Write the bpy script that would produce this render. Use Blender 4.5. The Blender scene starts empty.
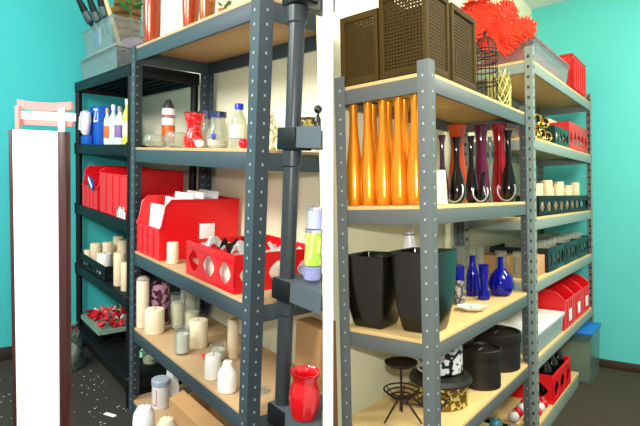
import bpy, bmesh, math, random
from mathutils import Matrix, Vector
random.seed(7)
C = bpy.context.scene.collection
PI = math.pi
rad = math.radians

# ------------------------------------------------------------------ frames of the two store-room bays
def tilt(rx, ry): return Matrix.Rotation(rad(ry), 4, 'Y') @ Matrix.Rotation(rad(rx), 4, 'X')
EYE = Matrix.Translation((0, 0, 1.40))
HEAD = EYE @ tilt(3.37, 0.63).inverted()
def bay(rx, ry, rz, t, floor, k=1):
    return HEAD @ Matrix.Translation(Vector(t) * k) @ tilt(rx, ry) @ Matrix.Rotation(rad(rz), 4, 'Z') @ Matrix.Scale(k, 4) @ Matrix.Translation((0, 0, -floor))
BAY = {'L': bay(5.634, 2.563, -50.117, (-.2195, 1.6984, .2208), 1.45, 1.09),
       'R': bay(1.110, -1.306, 51.692, (.345, 1.5479, .0253), 1.14),
       'W': HEAD.copy()}
A1, A2, A3, A4, A5 = 1.959, 1.45, .906, .487, .079
C1, C2, C3, C4, C5 = 1.885, 1.465, 1.05, .625, .16
B1, B2, B3, B4, B5 = 1.557, 1.14, .712, .374, .03
E1, E2, E3, E4, E5, E6 = 1.833, 1.457, 1.06, .75, .365, .01
D0, D1, D2, D3 = 1.94, 1.512, 1.045, .632
RF = -.087

# ------------------------------------------------------------------ materials
def lin(c):
    return tuple(((v / 255) / 12.92 if v / 255 <= .04045 else ((v / 255 + .055) / 1.055) ** 2.4) for v in c) + (1,)
MATS = {}
def mat(name, col, rough=.5, metal=0, trans=0, var=.08, scale=30, bump=0, spec=.5, sub=0, emit=0, coat=0):
    if name in MATS: return MATS[name]
    m = bpy.data.materials.new(name); m.use_nodes = True
    nt = m.node_tree; N = nt.nodes; bs = N['Principled BSDF']
    c = lin(col)
    tc = N.new('ShaderNodeTexCoord'); nz = N.new('ShaderNodeTexNoise'); nz.inputs['Scale'].default_value = scale; nz.inputs['Detail'].default_value = 4
    nt.links.new(tc.outputs['Object'], nz.inputs['Vector'])
    mx = N.new('ShaderNodeMix'); mx.data_type = 'RGBA'
    mx.inputs[6].default_value = tuple(max(0, v * (1 - var)) for v in c[:3]) + (1,)
    mx.inputs[7].default_value = tuple(min(1, v * (1 + var)) for v in c[:3]) + (1,)
    nt.links.new(nz.outputs['Fac'], mx.inputs[0]); nt.links.new(mx.outputs[2], bs.inputs['Base Color'])
    bs.inputs['Roughness'].default_value = rough; bs.inputs['Metallic'].default_value = metal
    bs.inputs['Transmission Weight'].default_value = trans; bs.inputs['Specular IOR Level'].default_value = spec
    if coat: bs.inputs['Coat Weight'].default_value = coat; bs.inputs['Coat Roughness'].default_value = .05
    if sub: bs.inputs['Subsurface Weight'].default_value = sub; bs.inputs['Subsurface Radius'].default_value = (.02, .015, .01); bs.inputs['Subsurface Scale'].default_value = .5
    if bump:
        b = N.new('ShaderNodeBump'); b.inputs['Strength'].default_value = bump; b.inputs['Distance'].default_value = .004
        nt.links.new(nz.outputs['Fac'], b.inputs['Height']); nt.links.new(b.outputs['Normal'], bs.inputs['Normal'])
    MATS[name] = m; return m
def clear(name, col, dens=.18, rough=.05):
    """thin clear plastic or glass wall: mostly see-through, glossy at the edges"""
    if name in MATS: return MATS[name]
    m = bpy.data.materials.new(name); m.use_nodes = True; nt = m.node_tree; N = nt.nodes
    out = N['Material Output']; N.remove(N['Principled BSDF'])
    tr = N.new('ShaderNodeBsdfTransparent'); gl = N.new('ShaderNodeBsdfGlossy'); df = N.new('ShaderNodeBsdfDiffuse')
    c = lin(col); tr.inputs[0].default_value = tuple(.35 + .65 * v for v in c[:3]) + (1,); df.inputs[0].default_value = c
    gl.inputs[0].default_value = (1, 1, 1, 1); gl.inputs['Roughness'].default_value = rough
    nz = N.new('ShaderNodeTexNoise'); nz.inputs['Scale'].default_value = 25
    mt = N.new('ShaderNodeMath'); mt.operation = 'MULTIPLY'; mt.inputs[1].default_value = dens * 2
    nt.links.new(nz.outputs['Fac'], mt.inputs[0])
    m1 = N.new('ShaderNodeMixShader'); nt.links.new(mt.outputs[0], m1.inputs[0]); nt.links.new(tr.outputs[0], m1.inputs[1]); nt.links.new(df.outputs[0], m1.inputs[2])
    lw = N.new('ShaderNodeLayerWeight'); lw.inputs[0].default_value = .25
    mf = N.new('ShaderNodeMath'); mf.operation = 'MULTIPLY'; mf.inputs[1].default_value = .4; nt.links.new(lw.outputs['Fresnel'], mf.inputs[0])
    m2 = N.new('ShaderNodeMixShader'); nt.links.new(mf.outputs[0], m2.inputs[0]); nt.links.new(m1.outputs[0], m2.inputs[1]); nt.links.new(gl.outputs[0], m2.inputs[2])
    nt.links.new(m2.outputs[0], out.inputs[0]); MATS[name] = m; return m
def pattern(name, base, ink, kind='voronoi', scale=30, thr=.4, rough=.4, metal=0):
    if name in MATS: return MATS[name]
    m = mat(name, base, rough, metal); nt = m.node_tree; N = nt.nodes; bs = N['Principled BSDF']
    tc = N.new('ShaderNodeTexCoord')
    if kind == 'voronoi':
        t = N.new('ShaderNodeTexVoronoi'); t.inputs['Scale'].default_value = scale; o = t.outputs['Distance']
    elif kind == 'wave':
        t = N.new('ShaderNodeTexWave'); t.inputs['Scale'].default_value = scale; t.inputs['Distortion'].default_value = 8; o = t.outputs['Fac']
    else:
        t = N.new('ShaderNodeTexNoise'); t.inputs['Scale'].default_value = scale; t.inputs['Detail'].default_value = 1.5; o = t.outputs['Fac']
    nt.links.new(tc.outputs['Object'], t.inputs['Vector'])
    r = N.new('ShaderNodeValToRGB'); r.color_ramp.elements[0].position = thr; r.color_ramp.elements[1].position = thr + .04
    r.color_ramp.elements[0].color = lin(base); r.color_ramp.elements[1].color = lin(ink)
    nt.links.new(o, r.inputs[0]); nt.links.new(r.outputs[0], bs.inputs['Base Color']); return m

# ------------------------------------------------------------------ mesh building
class MB:
    def __init__(s): s.b = bmesh.new()
    def box(s, x0, x1, y0, y1, z0, z1, bev=0, seg=2, mi=0):
        g = bmesh.ops.create_cube(s.b, size=1)
        bmesh.ops.transform(s.b, matrix=Matrix.Translation(((x0 + x1) / 2, (y0 + y1) / 2, (z0 + z1) / 2)) @ Matrix.Diagonal((x1 - x0, y1 - y0, z1 - z0, 1)), verts=g['verts'])
        fs = {f for v in g['verts'] for f in v.link_faces}
        for f in fs: f.material_index = mi
        if bev:
            es = list({e for v in g['verts'] for e in v.link_edges})
            bmesh.ops.bevel(s.b, geom=es, offset=bev, segments=seg, affect='EDGES', profile=.5)
        return s
    def obox(s, cen, size, rot, bev=0, mi=0):
        g = bmesh.ops.create_cube(s.b, size=1)
        bmesh.ops.transform(s.b, matrix=Matrix.Translation(cen) @ rot.to_4x4() @ Matrix.Diagonal((*size, 1)), verts=g['verts'])
        for f in {f for v in g['verts'] for f in v.link_faces}: f.material_index = mi
        if bev:
            bmesh.ops.bevel(s.b, geom=list({e for v in g['verts'] for e in v.link_edges}), offset=bev, segments=2, affect='EDGES', profile=.5)
        return s
    def lathe(s, prof, seg=28, cx=0, cy=0, fx=1, fy=1, rip=None, mi=0):
        rows = []
        for k, (r, z) in enumerate(prof):
            if r < 1e-5: rows.append([s.b.verts.new((cx, cy, z))])
            else:
                row = []
                for i in range(seg):
                    a = 2 * PI * i / seg; q = r * (rip(a, z) if rip else 1)
                    row.append(s.b.verts.new((cx + fx * q * math.cos(a), cy + fy * q * math.sin(a), z)))
                rows.append(row)
        for a, b in zip(rows, rows[1:]):
            for i in range(seg):
                j = (i + 1) % seg
                if len(a) == 1 and len(b) == 1: continue
                if len(a) == 1: f = s.b.faces.new((a[0], b[j], b[i]))
                elif len(b) == 1: f = s.b.faces.new((a[i], a[j], b[0]))
                else: f = s.b.faces.new((a[i], a[j], b[j], b[i]))
                f.material_index = mi
        return s
    def tube(s, pts, r, seg=8, closed=False, mi=0):
        pts = [Vector(p) for p in pts]; n = len(pts); rr = r if isinstance(r, (list, tuple)) else [r] * n
        rows = []; prev = None
        for i, p in enumerate(pts):
            if closed: t = pts[(i + 1) % n] - pts[i - 1]
            else: t = pts[min(i + 1, n - 1)] - pts[max(i - 1, 0)]
            t.normalize()
            up = prev if prev is not None else (Vector((0, 0, 1)) if abs(t.z) < .9 else Vector((1, 0, 0)))
            u = up - t * up.dot(t)
            if u.length < 1e-4: u = t.orthogonal()
            u.normalize(); v = t.cross(u); prev = u
            rows.append([s.b.verts.new(p + rr[i] * (u * math.cos(2 * PI * k / seg) + v * math.sin(2 * PI * k / seg))) for k in range(seg)])
        prs = list(zip(rows, rows[1:])) + ([(rows[-1], rows[0])] if closed else [])
        for a, b in prs:
            for k in range(seg):
                s.b.faces.new((a[k], a[(k + 1) % seg], b[(k + 1) % seg], b[k])).material_index = mi
        if not closed:
            s.b.faces.new(rows[0][::-1]).material_index = mi; s.b.faces.new(rows[-1]).material_index = mi
        return s
    def ring(s, cx, cy, z, R, r, seg=28, fx=1, fy=1, mi=0):
        return s.tube([(cx + fx * R * math.cos(2 * PI * i / seg), cy + fy * R * math.sin(2 * PI * i / seg), z) for i in range(seg)], r, 6, True, mi)
    def prism(s, poly, z0, z1, mi=0):
        a = [s.b.verts.new((x, y, z0)) for x, y in poly]; b = [s.b.verts.new((x, y, z1)) for x, y in poly]; n = len(poly)
        fs = [s.b.faces.new(a[::-1]), s.b.faces.new(b)]
        for i in range(n): fs.append(s.b.faces.new((a[i], a[(i + 1) % n], b[(i + 1) % n], b[i])))
        for f in fs: f.material_index = mi
        return s
    def slab(s, pts, th, axis=0, mi=0):
        """flat polygon given as 3-D points, thickened along an axis vector"""
        d = Vector(th); a = [s.b.verts.new(p) for p in pts]; b = [s.b.verts.new(Vector(p) + d) for p in pts]; n = len(pts)
        fs = [s.b.faces.new(a[::-1]), s.b.faces.new(b)]
        for i in range(n): fs.append(s.b.faces.new((a[i], a[(i + 1) % n], b[(i + 1) % n], b[i])))
        for f in fs: f.material_index = mi
        return s
    def ball(s, c, r, seg=16, f=(1, 1, 1), mi=0):
        g = bmesh.ops.create_uvsphere(s.b, u_segments=seg, v_segments=max(6, seg // 2), radius=r)
        bmesh.ops.transform(s.b, matrix=Matrix.Translation(c) @ Matrix.Diagonal((*f, 1)), verts=g['verts'])
        for q in {q for v in g['verts'] for q in v.link_faces}: q.material_index = mi
        return s
    def frustum(s, w0, d0, w1, d1, z0, z1, bev=0, cx=0, cy=0):
        g = bmesh.ops.create_cube(s.b, size=1)
        for v in g['verts']:
            t = v.co.z > 0
            v.co = Vector((cx + v.co.x * (w1 if t else w0), cy + v.co.y * (d1 if t else d0), z1 if t else z0))
        if bev: bmesh.ops.bevel(s.b, geom=list({e for v in g['verts'] for e in v.link_edges}), offset=bev, segments=2, affect='EDGES')
        return s
    def quad(s, pts, mi=0):
        s.b.faces.new([s.b.verts.new(p) for p in pts]).material_index = mi; return s
    def mesh(s, name, mats, ang=35):
        bmesh.ops.recalc_face_normals(s.b, faces=s.b.faces)
        me = bpy.data.meshes.new(name); s.b.to_mesh(me); s.b.free()
        for m in (mats if isinstance(mats, (list, tuple)) else [mats]): me.materials.append(m)
        for p in me.polygons: p.use_smooth = True
        me.set_sharp_from_angle(angle=rad(ang)); return me

def tag(o, label, cat, group=None, kind=None):
    o['label'] = label; o['category'] = cat
    if group: o['group'] = group
    if kind: o['kind'] = kind
    return o
def place(o, room, loc=(0, 0, 0), rz=0, rx=0, ry=0):
    o.matrix_world = BAY[room] @ Matrix.Translation(loc) @ Matrix.Rotation(rz, 4, 'Z') @ Matrix.Rotation(ry, 4, 'Y') @ Matrix.Rotation(rx, 4, 'X'); return o
def thing(room, name, label, cat, loc=(0, 0, 0), rz=0, group=None, rx=0, ry=0):
    o = bpy.data.objects.new(name, None); o.empty_display_size = .05; C.objects.link(o)
    place(o, room, loc, rz, rx, ry); return tag(o, label, cat, group)
def part(parent, name, mb, m, label=None, ang=35):
    o = bpy.data.objects.new(name, mb.mesh(name, m, ang)); C.objects.link(o); o.parent = parent
    if label: o['label'] = label
    return o
def solo(room, name, mb, m, label, cat, loc=(0, 0, 0), rz=0, group=None, kind=None, rx=0, ry=0, ang=35):
    o = bpy.data.objects.new(name, mb.mesh(name, m, ang)); C.objects.link(o)
    place(o, room, loc, rz, rx, ry); return tag(o, label, cat, group, kind)
def struct(room, name, mb, m):
    o = bpy.data.objects.new(name, mb.mesh(name, m)); C.objects.link(o); place(o, room); o['kind'] = 'structure'; return o

# ------------------------------------------------------------------ palette
STEEL = mat('steel_blue_grey', (60, 73, 80), .5, .1, var=.06, scale=12)
STEELR = mat('steel_grey', (90, 98, 97), .5, .1, var=.06, scale=12)
STEELE = mat('steel_pale', (134, 148, 138), .5, .05, var=.05, scale=12)
HOLE = mat('punched_hole', (168, 178, 182), .5)
HOLED = mat('punched_hole_dark', (45, 50, 50), .7)
BOARD = mat('particle_board', (192, 158, 116), .75, var=.14, scale=90, bump=.15)
BOARDR = mat('particle_board_yellow', (212, 182, 120), .75, var=.1, scale=90, bump=.15)
BLACKP = mat('black_plastic', (15, 16, 17), .5, var=.1, spec=.25)
BLACKT = mat('charcoal_plastic', (44, 50, 52), .35, var=.08, spec=.4)
RED = mat('red_plastic', (226, 12, 24), .32, var=.05)
WHITE = mat('white_paper', (246, 246, 244), .75, var=.02)
WAX = mat('ivory_wax', (240, 228, 196), .5, var=.05, sub=.15)
WAXW = mat('white_wax', (246, 243, 232), .5, var=.03, sub=.15)
WAXP = mat('pale_wax', (232, 214, 178), .55, var=.07, sub=.15)
WICK = mat('wick', (60, 50, 40), .9)
GLASS = clear('clear_glass', (235, 240, 236), .06)
GLASSD = clear('milky_glass', (232, 234, 222), .13)
TUB = clear('clear_plastic', (222, 226, 226), .13, .15)
TUBG = clear('clear_plastic_green', (186, 212, 204), .12, .15)
CARD = mat('cardboard', (196, 150, 100), .8, var=.08, scale=20)
GOLDV = mat('amber_gold_glaze', (244, 148, 16), .26, .5, var=.2, scale=9, coat=.5)
ORV = mat('burnt_orange_glaze', (158, 54, 8), .25, .3, var=.2, scale=8, coat=.5)
DARKW = mat('dark_olive_wood', (66, 50, 10), .7, spec=.2, var=.15, scale=18)
LATT = mat('dark_bronze_lattice', (62, 47, 10), .7, 0, spec=.2)
BLACKG = mat('black_gloss_glaze', (16, 15, 9), .24, coat=.1, var=.3)
COBALT = mat('cobalt_glass', (6, 16, 165), .06, trans=.45, var=.1)
WIRE = mat('dark_iron', (40, 30, 26), .5, .4)
# ------------------------------------------------------------------ the setting
CREAM = mat('wall_cream', (250, 244, 212), .85, var=.015, scale=6)
CREAMR = mat('wall_warm_cream', (240, 238, 200), .85, var=.015, scale=6)
TURQ = mat('wall_turquoise', (62, 194, 196), .75, var=.03, scale=4)
TURQR = mat('wall_turquoise_pale', (92, 208, 200), .75, var=.03, scale=4)
CARPET = pattern('carpet_dark', (40, 36, 32), (58, 54, 48), 'noise', 220, .52, .95)
CARPETR = pattern('carpet_brown', (52, 46, 32), (68, 60, 42), 'noise', 220, .52, .95)
WTRIM = mat('wall_white', (240, 236, 238), .8, var=.01)
LX1 = -0.112
def flat(poly, z, th): return MB().prism(poly, z - th, z)
PL = [(-2.36, .47), (LX1, .47), (1.44, -.90), (1.44, -2.6), (-2.36, -2.6)]
PR = [(.03, .42), (2.68, .42), (2.68, -1.7), (-1.42, -1.7), (-1.42, -.70)]
struct('L', 'floor', flat(PL, 0, .05), CARPET)
struct('R', 'floor_right', flat(PR, RF, .05), CARPETR)
CEIL = mat('ceiling_white', (240, 240, 236), .9, var=.01)
struct('L', 'ceiling', MB().prism(PL, 2.75, 2.8), CEIL)
struct('R', 'ceiling_right', MB().prism(PR, 2.62, 2.67), CEIL)
struct('L', 'wall_back', MB().box(-2.46, LX1, .47, .53, -.05, 2.8), CREAM)
struct('L', 'wall_left', MB().box(-2.46, -2.36, -2.6, .47, -.05, 2.8), TURQ)
struct('R', 'wall_back_right', MB().box(.042, 2.78, .42, .47, RF - .05, 2.67), CREAMR)
struct('R', 'wall_right', MB().box(2.68, 2.78, -1.7, .42, RF - .05, 2.67), TURQR)
# thin white partition between the two bays, seen end on
d = Vector((.016, 1, 0)).normalized(); q = Vector((d.y, -d.x, 0)); a = Vector((.0218, 1.36, 0)); b = a + d * .42
struct('W', 'wall_middle', MB().prism([tuple((p + q * s)[:2]) for p, s in ((a, -.0136), (a, .0136), (b, .0136), (b, -.0136))], -1.5, 1.35), WTRIM)
struct('R', 'baseboard_right', MB().box(2.662, 2.68, -1.7, .42, RF, RF + .06, .004), mat('baseboard_brown', (64, 46, 36), .5))
struct('L', 'baseboard_left', MB().box(-2.36, -2.345, -2.6, .47, 0, .09, .004), mat('baseboard_dark', (50, 44, 42), .5))

# ------------------------------------------------------------------ steel shelving units
def angle_post(cx, cy, sx, sy, z0, z1, w, t=.004, step=.05, r=.005):
    """L-shaped post with punched holes; sx, sy point into the unit"""
    m = MB()
    xs = sorted((cx, cx + sx * w)); ys = sorted((cy, cy + sy * t)); m.box(xs[0], xs[1], ys[0], ys[1], z0, z1)
    xs = sorted((cx, cx + sx * t)); ys = sorted((cy + sy * t, cy + sy * w)); m.box(xs[0], xs[1], ys[0], ys[1], z0, z1)
    z = z0 + .03
    while z < z1 - .02:
        for s in (0, 1):
            ux, uy = cx + sx * w * .55, cy + sy * w * .55
            # small plugs let into both faces of each flange
            m.box(ux - r, ux + r, min(cy - sy * .0006, cy + sy * (t + .0006)), max(cy - sy * .0006, cy + sy * (t + .0006)), z - r * 1.2, z + r * 1.2, mi=1)
            m.box(min(cx - sx * .0006, cx + sx * (t + .0006)), max(cx - sx * .0006, cx + sx * (t + .0006)), uy - r, uy + r, z - r * 1.2, z + r * 1.2, mi=1)
            break
        z += step
    return m
def steel_unit(room, label, x0, x1, y0, y1, levels, top, bottom, steel, board, bh, pw, hole, step, r):
    u = thing(room, 'shelving_unit', label, 'shelving', ((x0 + x1) / 2, (y0 + y1) / 2, bottom))
    ox, oy, oz = (x0 + x1) / 2, (y0 + y1) / 2, bottom
    a, b, c, e = x0 - ox, x1 - ox, y0 - oy, y1 - oy
    for cx, cy, sx, sy in ((a, c, 1, 1), (b, c, -1, 1), (a, e, 1, -1), (b, e, -1, -1)):
        part(u, 'post', angle_post(cx, cy, sx, sy, 0, top - oz, pw, step=step, r=r), [steel, hole])
    g = .0045
    for z in levels:
        z = z - oz - .0012
        sh = part(u, 'shelf_board', MB().box(a + g + .002, b - g - .002, c + g + .002, e - g - .002, z - .014, z, .002), board)
        def beam(x_0, x_1, y_0, y_1):
            m = MB(); m.box(x_0, x_1, y_0, y_1, z - .012 - bh, z - .012, .002); part(sh, 'beam', m, steel)
        beam(a + g, b - g, c + g, c + g + .012); beam(a + g, b - g, e - g - .012, e - g)
        beam(a + g, a + g + .012, c + g + .012, e - g - .012); beam(b - g - .012, b - g, c + g + .012, e - g - .012)
    return u
steel_unit('L', 'blue-grey steel shelving unit with punched posts, holding red bins and ivory candles', -1.217, 0, 0, .444, (A1, A2, A3, A4, A5), A1 + .003, .001, STEEL, BOARD, .063, .056, HOLE, .047, .0034)
steel_unit('R', 'grey steel shelving unit holding amber vases and black pots, nearest on the right', 0, 1.045, 0, .3623, (B1, B2, B3, B4, B5), B1 + .035, RF + .001, STEELR, BOARDR, .05, .041, HOLE, .05, .0028)
steel_unit('R', 'taller pale steel shelving unit at the far right, by the turquoise wall', 1.125, 2.60, 0, .3623, (E1, E2, E3, E4, E5), E1 + .06, RF + .001, STEELE, BOARDR, .05, .036, HOLED, .05, .006)

def pole_unit():
    u = thing('L', 'plastic_shelving_unit', 'black plastic shelving unit with round poles, in the corner by the turquoise wall', 'shelving', (-1.79, .195, .001))
    ox, oy, oz = -1.79, .195, .001
    for x in (-2.31, -1.262):
        for y in (.02, .375):
            p = part(u, 'pole', MB().lathe([(0, 0), (.021, 0), (.021, C1 + .0 - oz), (0, C1 - oz)], 16, x - ox, y - oy), BLACKP)
            for z in (C2, C3, C4, C5):
                part(p, 'collar', MB().lathe([(.0215, z - .07 - oz), (.028, z - .068 - oz), (.03, z + .005 - oz), (.0215, z + .012 - oz)], 16, x - ox, y - oy), BLACKP)
    for z in (C1 - .0012, C2 - .0012, C3 - .0012, C4 - .0012, C5 - .0012):
        m = MB(); m.box(-2.335 - ox, -1.236 - ox, .0 - oy, .395 - oy, z - .016 - oz, z - oz, .003)
        m.box(-2.335 - ox, -1.236 - ox, .0 - oy, .012 - oy, z - .062 - oz, z - .014 - oz, .003).box(-2.335 - ox, -1.236 - ox, .383 - oy, .395 - oy, z - .062 - oz, z - .014 - oz, .003)
        m.box(-2.335 - ox, -2.323 - ox, .012 - oy, .383 - oy, z - .062 - oz, z - .014 - oz, .003).box(-1.248 - ox, -1.236 - ox, .012 - oy, .383 - oy, z - .062 - oz, z - .014 - oz, .003)
        for k in range(6):
            yy = -.15 + .06 * k; m.box(-2.32 - ox, -1.25 - ox, yy - .004, yy + .004, z - .04 - oz, z - .015 - oz)
        part(u, 'shelf', m, BLACKP)
pole_unit()
def corner_rack():
    x, y = .21, 0
    u = thing('L', 'corner_rack', 'narrow black rack with one round pole beside the white partition', 'rack', (x, y, 0))
    p = part(u, 'pole', MB().lathe([(0, .001), (.0245, .001), (.0245, 2.3), (0, 2.3)], 24), BLACKT)
    fx = {D0: (0.353, 0.161), D1: (0.383, 0.191), D2: (0.416, 0.224), D3: (0.445, 0.253)}
    for z in (D0, D1, D2, D3):
        tri = [(-.03, -.03), (fx[z][0] - x, -.03), (fx[z][1] - x, .13), (.02, .13), (-.03, .06)]
        part(u, 'shelf', MB().prism(tri, z - .061, z), mat('slate_plastic', (74, 84, 90), .45, var=.05))
        part(p, 'connector', MB().box(-.034, .058, -.036, .034, z - .068, z - .001, .005), BLACKP)
        part(p, 'sleeve', MB().lathe([(.0247, z - .12), (.029, z - .115), (.031, z - .07), (.0247, z - .068)], 24), BLACKT)
corner_rack()

# ------------------------------------------------------------------ makers
def candle(room, at, r, h, label, m=WAX, group=None, wick=True):
    t = thing(room, 'candle', label, 'candle', at, group=group)
    part(t, 'wax', MB().lathe([(0, 0), (r * .96, 0), (r, r * .08), (r, h - r * .2), (r * .93, h - r * .04), (r * .55, h), (0, h - r * .12)], 24), m)
    if wick: part(t, 'wick', MB().tube([(0, 0, h - r * .15), (.001, .001, h + .006), (.004, .002, h + .013)], .0012, 5), WICK)
    return t
def jar_candle(room, at, r, h, label, fill=.7, m=WAX, lid=None, name='candle_jar', cat='candle jar', glass=None):
    t = thing(room, name, label, cat, at)
    g = r * .06 + .001
    part(t, 'glass', MB().lathe([(0, 0), (r * .94, 0), (r, .006), (r, h * .9), (r * .97, h), (r * .92, h), (r - g, h * .9), (r - g, .008), (0, .008)], 26), glass or GLASS)
    part(t, 'wax', MB().lathe([(0, .0085), (r - g * 1.6, .0085), (r - g * 1.6, h * fill), (0, h * fill - .003)], 24), m)
    part(t, 'wick', MB().tube([(0, 0, h * fill - .006), (.002, 0, h * fill + .012)], .0012, 5), WICK)
    if lid: part(t, 'lid', MB().lathe([(0, h + .001), (r * 1.03, h + .001), (r * 1.04, h + .014), (r * .9, h + .018), (0, h + .018)], 24), lid)
    return t
def vase(room, at, prof, label, m, seg=28, name='vase', cat='vase', group=None, rz=0, rip=None, lip=None, lipm=None):
    t = thing(room, name, label, cat, at, rz, group)
    part(t, 'body', MB().lathe(prof, seg, rip=rip), m)
    if lip: part(t, 'rim', MB().ring(0, 0, lip[1], lip[0], lip[2], seg), lipm or m)
    return t
def hollow(prof, th=.003):
    """closed profile of a thin-walled vessel from its outer outline (bottom to top)"""
    top = prof[-1]; inner = [(max(r - th, .0005), max(z, prof[0][1] + th)) for r, z in reversed(prof) if r > th * 1.2]
    return [(0, prof[0][1])] + list(prof) + inner + [(0, prof[0][1] + th)]
def stack_bin(room, label, x0, x1, y0, y1, z, h, lip, m=RED, chamfer=.5, card=None, side_card=None, group=None, name='stacking_bin'):
    """open hopper bin; the low front faces the aisle (-y)"""
    w, dp = x1 - x0, y1 - y0
    t = thing(room, name, label, 'storage bin', ((x0 + x1) / 2, y0, z), group=group); th = .005
    ch = dp * chamfer * .45
    prof = [(0, 0), (0, lip), (.012, lip + .02), (ch * .5, h * .9), (ch, h), (dp, h), (dp, 0)]
    bm = MB()
    for sx in (-w / 2, w / 2 - th):
        bm.slab([(sx, y, zz) for y, zz in prof], (th, 0, 0))
    bm.box(-w / 2 + th, w / 2 - th, dp - th, dp, 0, h).box(-w / 2 + th, w / 2 - th, 0, dp - th, 0, th).box(-w / 2 + th, w / 2 - th, 0, th, th, lip)
    part(t, 'body', bm, m)
    rm = MB()
    for sx in (-1, 1):
        X = sx * (w / 2 + .001)
        rm.tube([(X, 0, lip), (X, .012, lip + .02), (X, ch * .5, h * .9), (X, ch, h), (X, dp, h)], .0055, 6)
    rm.tube([(-w / 2, dp, h), (w / 2, dp, h)], .0055, 6).tube([(-w / 2, .0, lip), (w / 2, 0, lip)], .0055, 6)
    for k in (-.25, 0, .25): rm.box(k * w - .003, k * w + .003, -.004, 0, .01, lip - .01)
    part(t, 'rim', rm, m)
    if card:
        cw, cz, hh = card; part(t, 'label_card', MB().box(-cw / 2, cw / 2, -.0075, -.0045, cz - hh / 2, cz + hh / 2, .001), WHITE, 'white label card')
    if side_card:
        yy, zz, a, b = side_card; part(t, 'label_card', MB().box(w / 2 + .0005, w / 2 + .004, yy - a / 2, yy + a / 2, zz - b / 2, zz + b / 2, .0015), WHITE, 'white square card on the side')
    return t
def crate(room, label, x0, x1, y0, y1, z, h, m=RED, nx=4, ny=3, group=None, name='crate', rimh=.25):
    """open lattice crate: solid rim and foot bands with tapered struts between oval openings"""
    w, dp = x1 - x0, y1 - y0
    t = thing(room, name, label, 'crate', ((x0 + x1) / 2, (y0 + y1) / 2, z), group=group)
    th = .007; b = MB(); a, c = w / 2, dp / 2
    def band(z0, z1):
        b.box(-a, a, -c, -c + th, z0, z1, .0015).box(-a, a, c - th, c, z0, z1, .0015).box(-a, -a + th, -c + th, c - th, z0, z1).box(a - th, a, -c + th, c - th, z0, z1)
    band(0, h * .18); band(h * (1 - rimh), h)
    b.box(-a + th, a - th, -c + th, c - th, .002, .007)
    part(t, 'basket', b, m)
    s = MB(); z0, z1 = h * .17, h * (1 - rimh) + .001
    def strut(px, py, dx, dy, wd):
        n = 7
        L = []; R_ = []
        for k in range(n):
            f = k / (n - 1); ww = wd * (.3 + .7 * abs(2 * f - 1) ** 1.6); zz = z0 + (z1 - z0) * f
            cl = lambda v, lim: min(max(v, -lim), lim)
            L.append((cl(px - dx * ww, a), cl(py - dy * ww, c), zz)); R_.append((cl(px + dx * ww, a), cl(py + dy * ww, c), zz))
        s.slab(L + R_[::-1], (dy * th * .7, dx * th * .7, 0))
    for k in range(nx + 1):
        X = -a + w * k / nx; X = min(max(X, -a + .008), a - .008)
        strut(X, -c, 1, 0, w / nx * .4); strut(X, c - th * .7, 1, 0, w / nx * .4)
    for k in range(ny + 1):
        Y = -c + dp * k / ny; Y = min(max(Y, -c + .008), c - .008)
        strut(-a, Y, 0, 1, dp / ny * .4); strut(a - th * .7, Y, 0, 1, dp / ny * .4)
    part(t, 'lattice', s, m)
    return t
def tub(room, label, x0, x1, y0, y1, z, h, m, lid=None, rim=None, name='clear_tub', cat='storage tub', taper=.93, lidh=.018):
    w, dp = x1 - x0, y1 - y0
    t = thing(room, name, label, cat, ((x0 + x1) / 2, (y0 + y1) / 2, z))
    b = MB(); k = taper; th = .004
    lo = [(-w / 2 * k, -dp / 2 * k), (w / 2 * k, -dp / 2 * k), (w / 2 * k, dp / 2 * k), (-w / 2 * k, dp / 2 * k)]
    hi = [(-w / 2, -dp / 2), (w / 2, -dp / 2), (w / 2, dp / 2), (-w / 2, dp / 2)]
    for i in range(4):
        j = (i + 1) % 4; n = Vector((hi[i][1] - hi[j][1], hi[j][0] - hi[i][0], 0)).normalized() * th
        b.slab([(*lo[i], 0), (*lo[j], 0), (*hi[j], h), (*hi[i], h)], n)
    b.box(lo[0][0], lo[2][0], lo[0][1], lo[2][1], 0, th)
    part(t, 'body', b, m)
    r = MB()
    r.tube([(*p, h) for p in hi], .007, 6, True)
    part(t, 'rim', r, rim or m)
    if lid:
        l = MB().box(-w / 2 - .008, w / 2 + .008, -dp / 2 - .008, dp / 2 + .008, h + .008, h + .008 + lidh, .006)
        l.box(-w / 2 + .03, w / 2 - .03, -dp / 2 + .03, dp / 2 - .03, h + .008 + lidh - .001, h + .008 + lidh + .006, .003)
        part(t, 'lid', l, lid)
    return t
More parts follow.
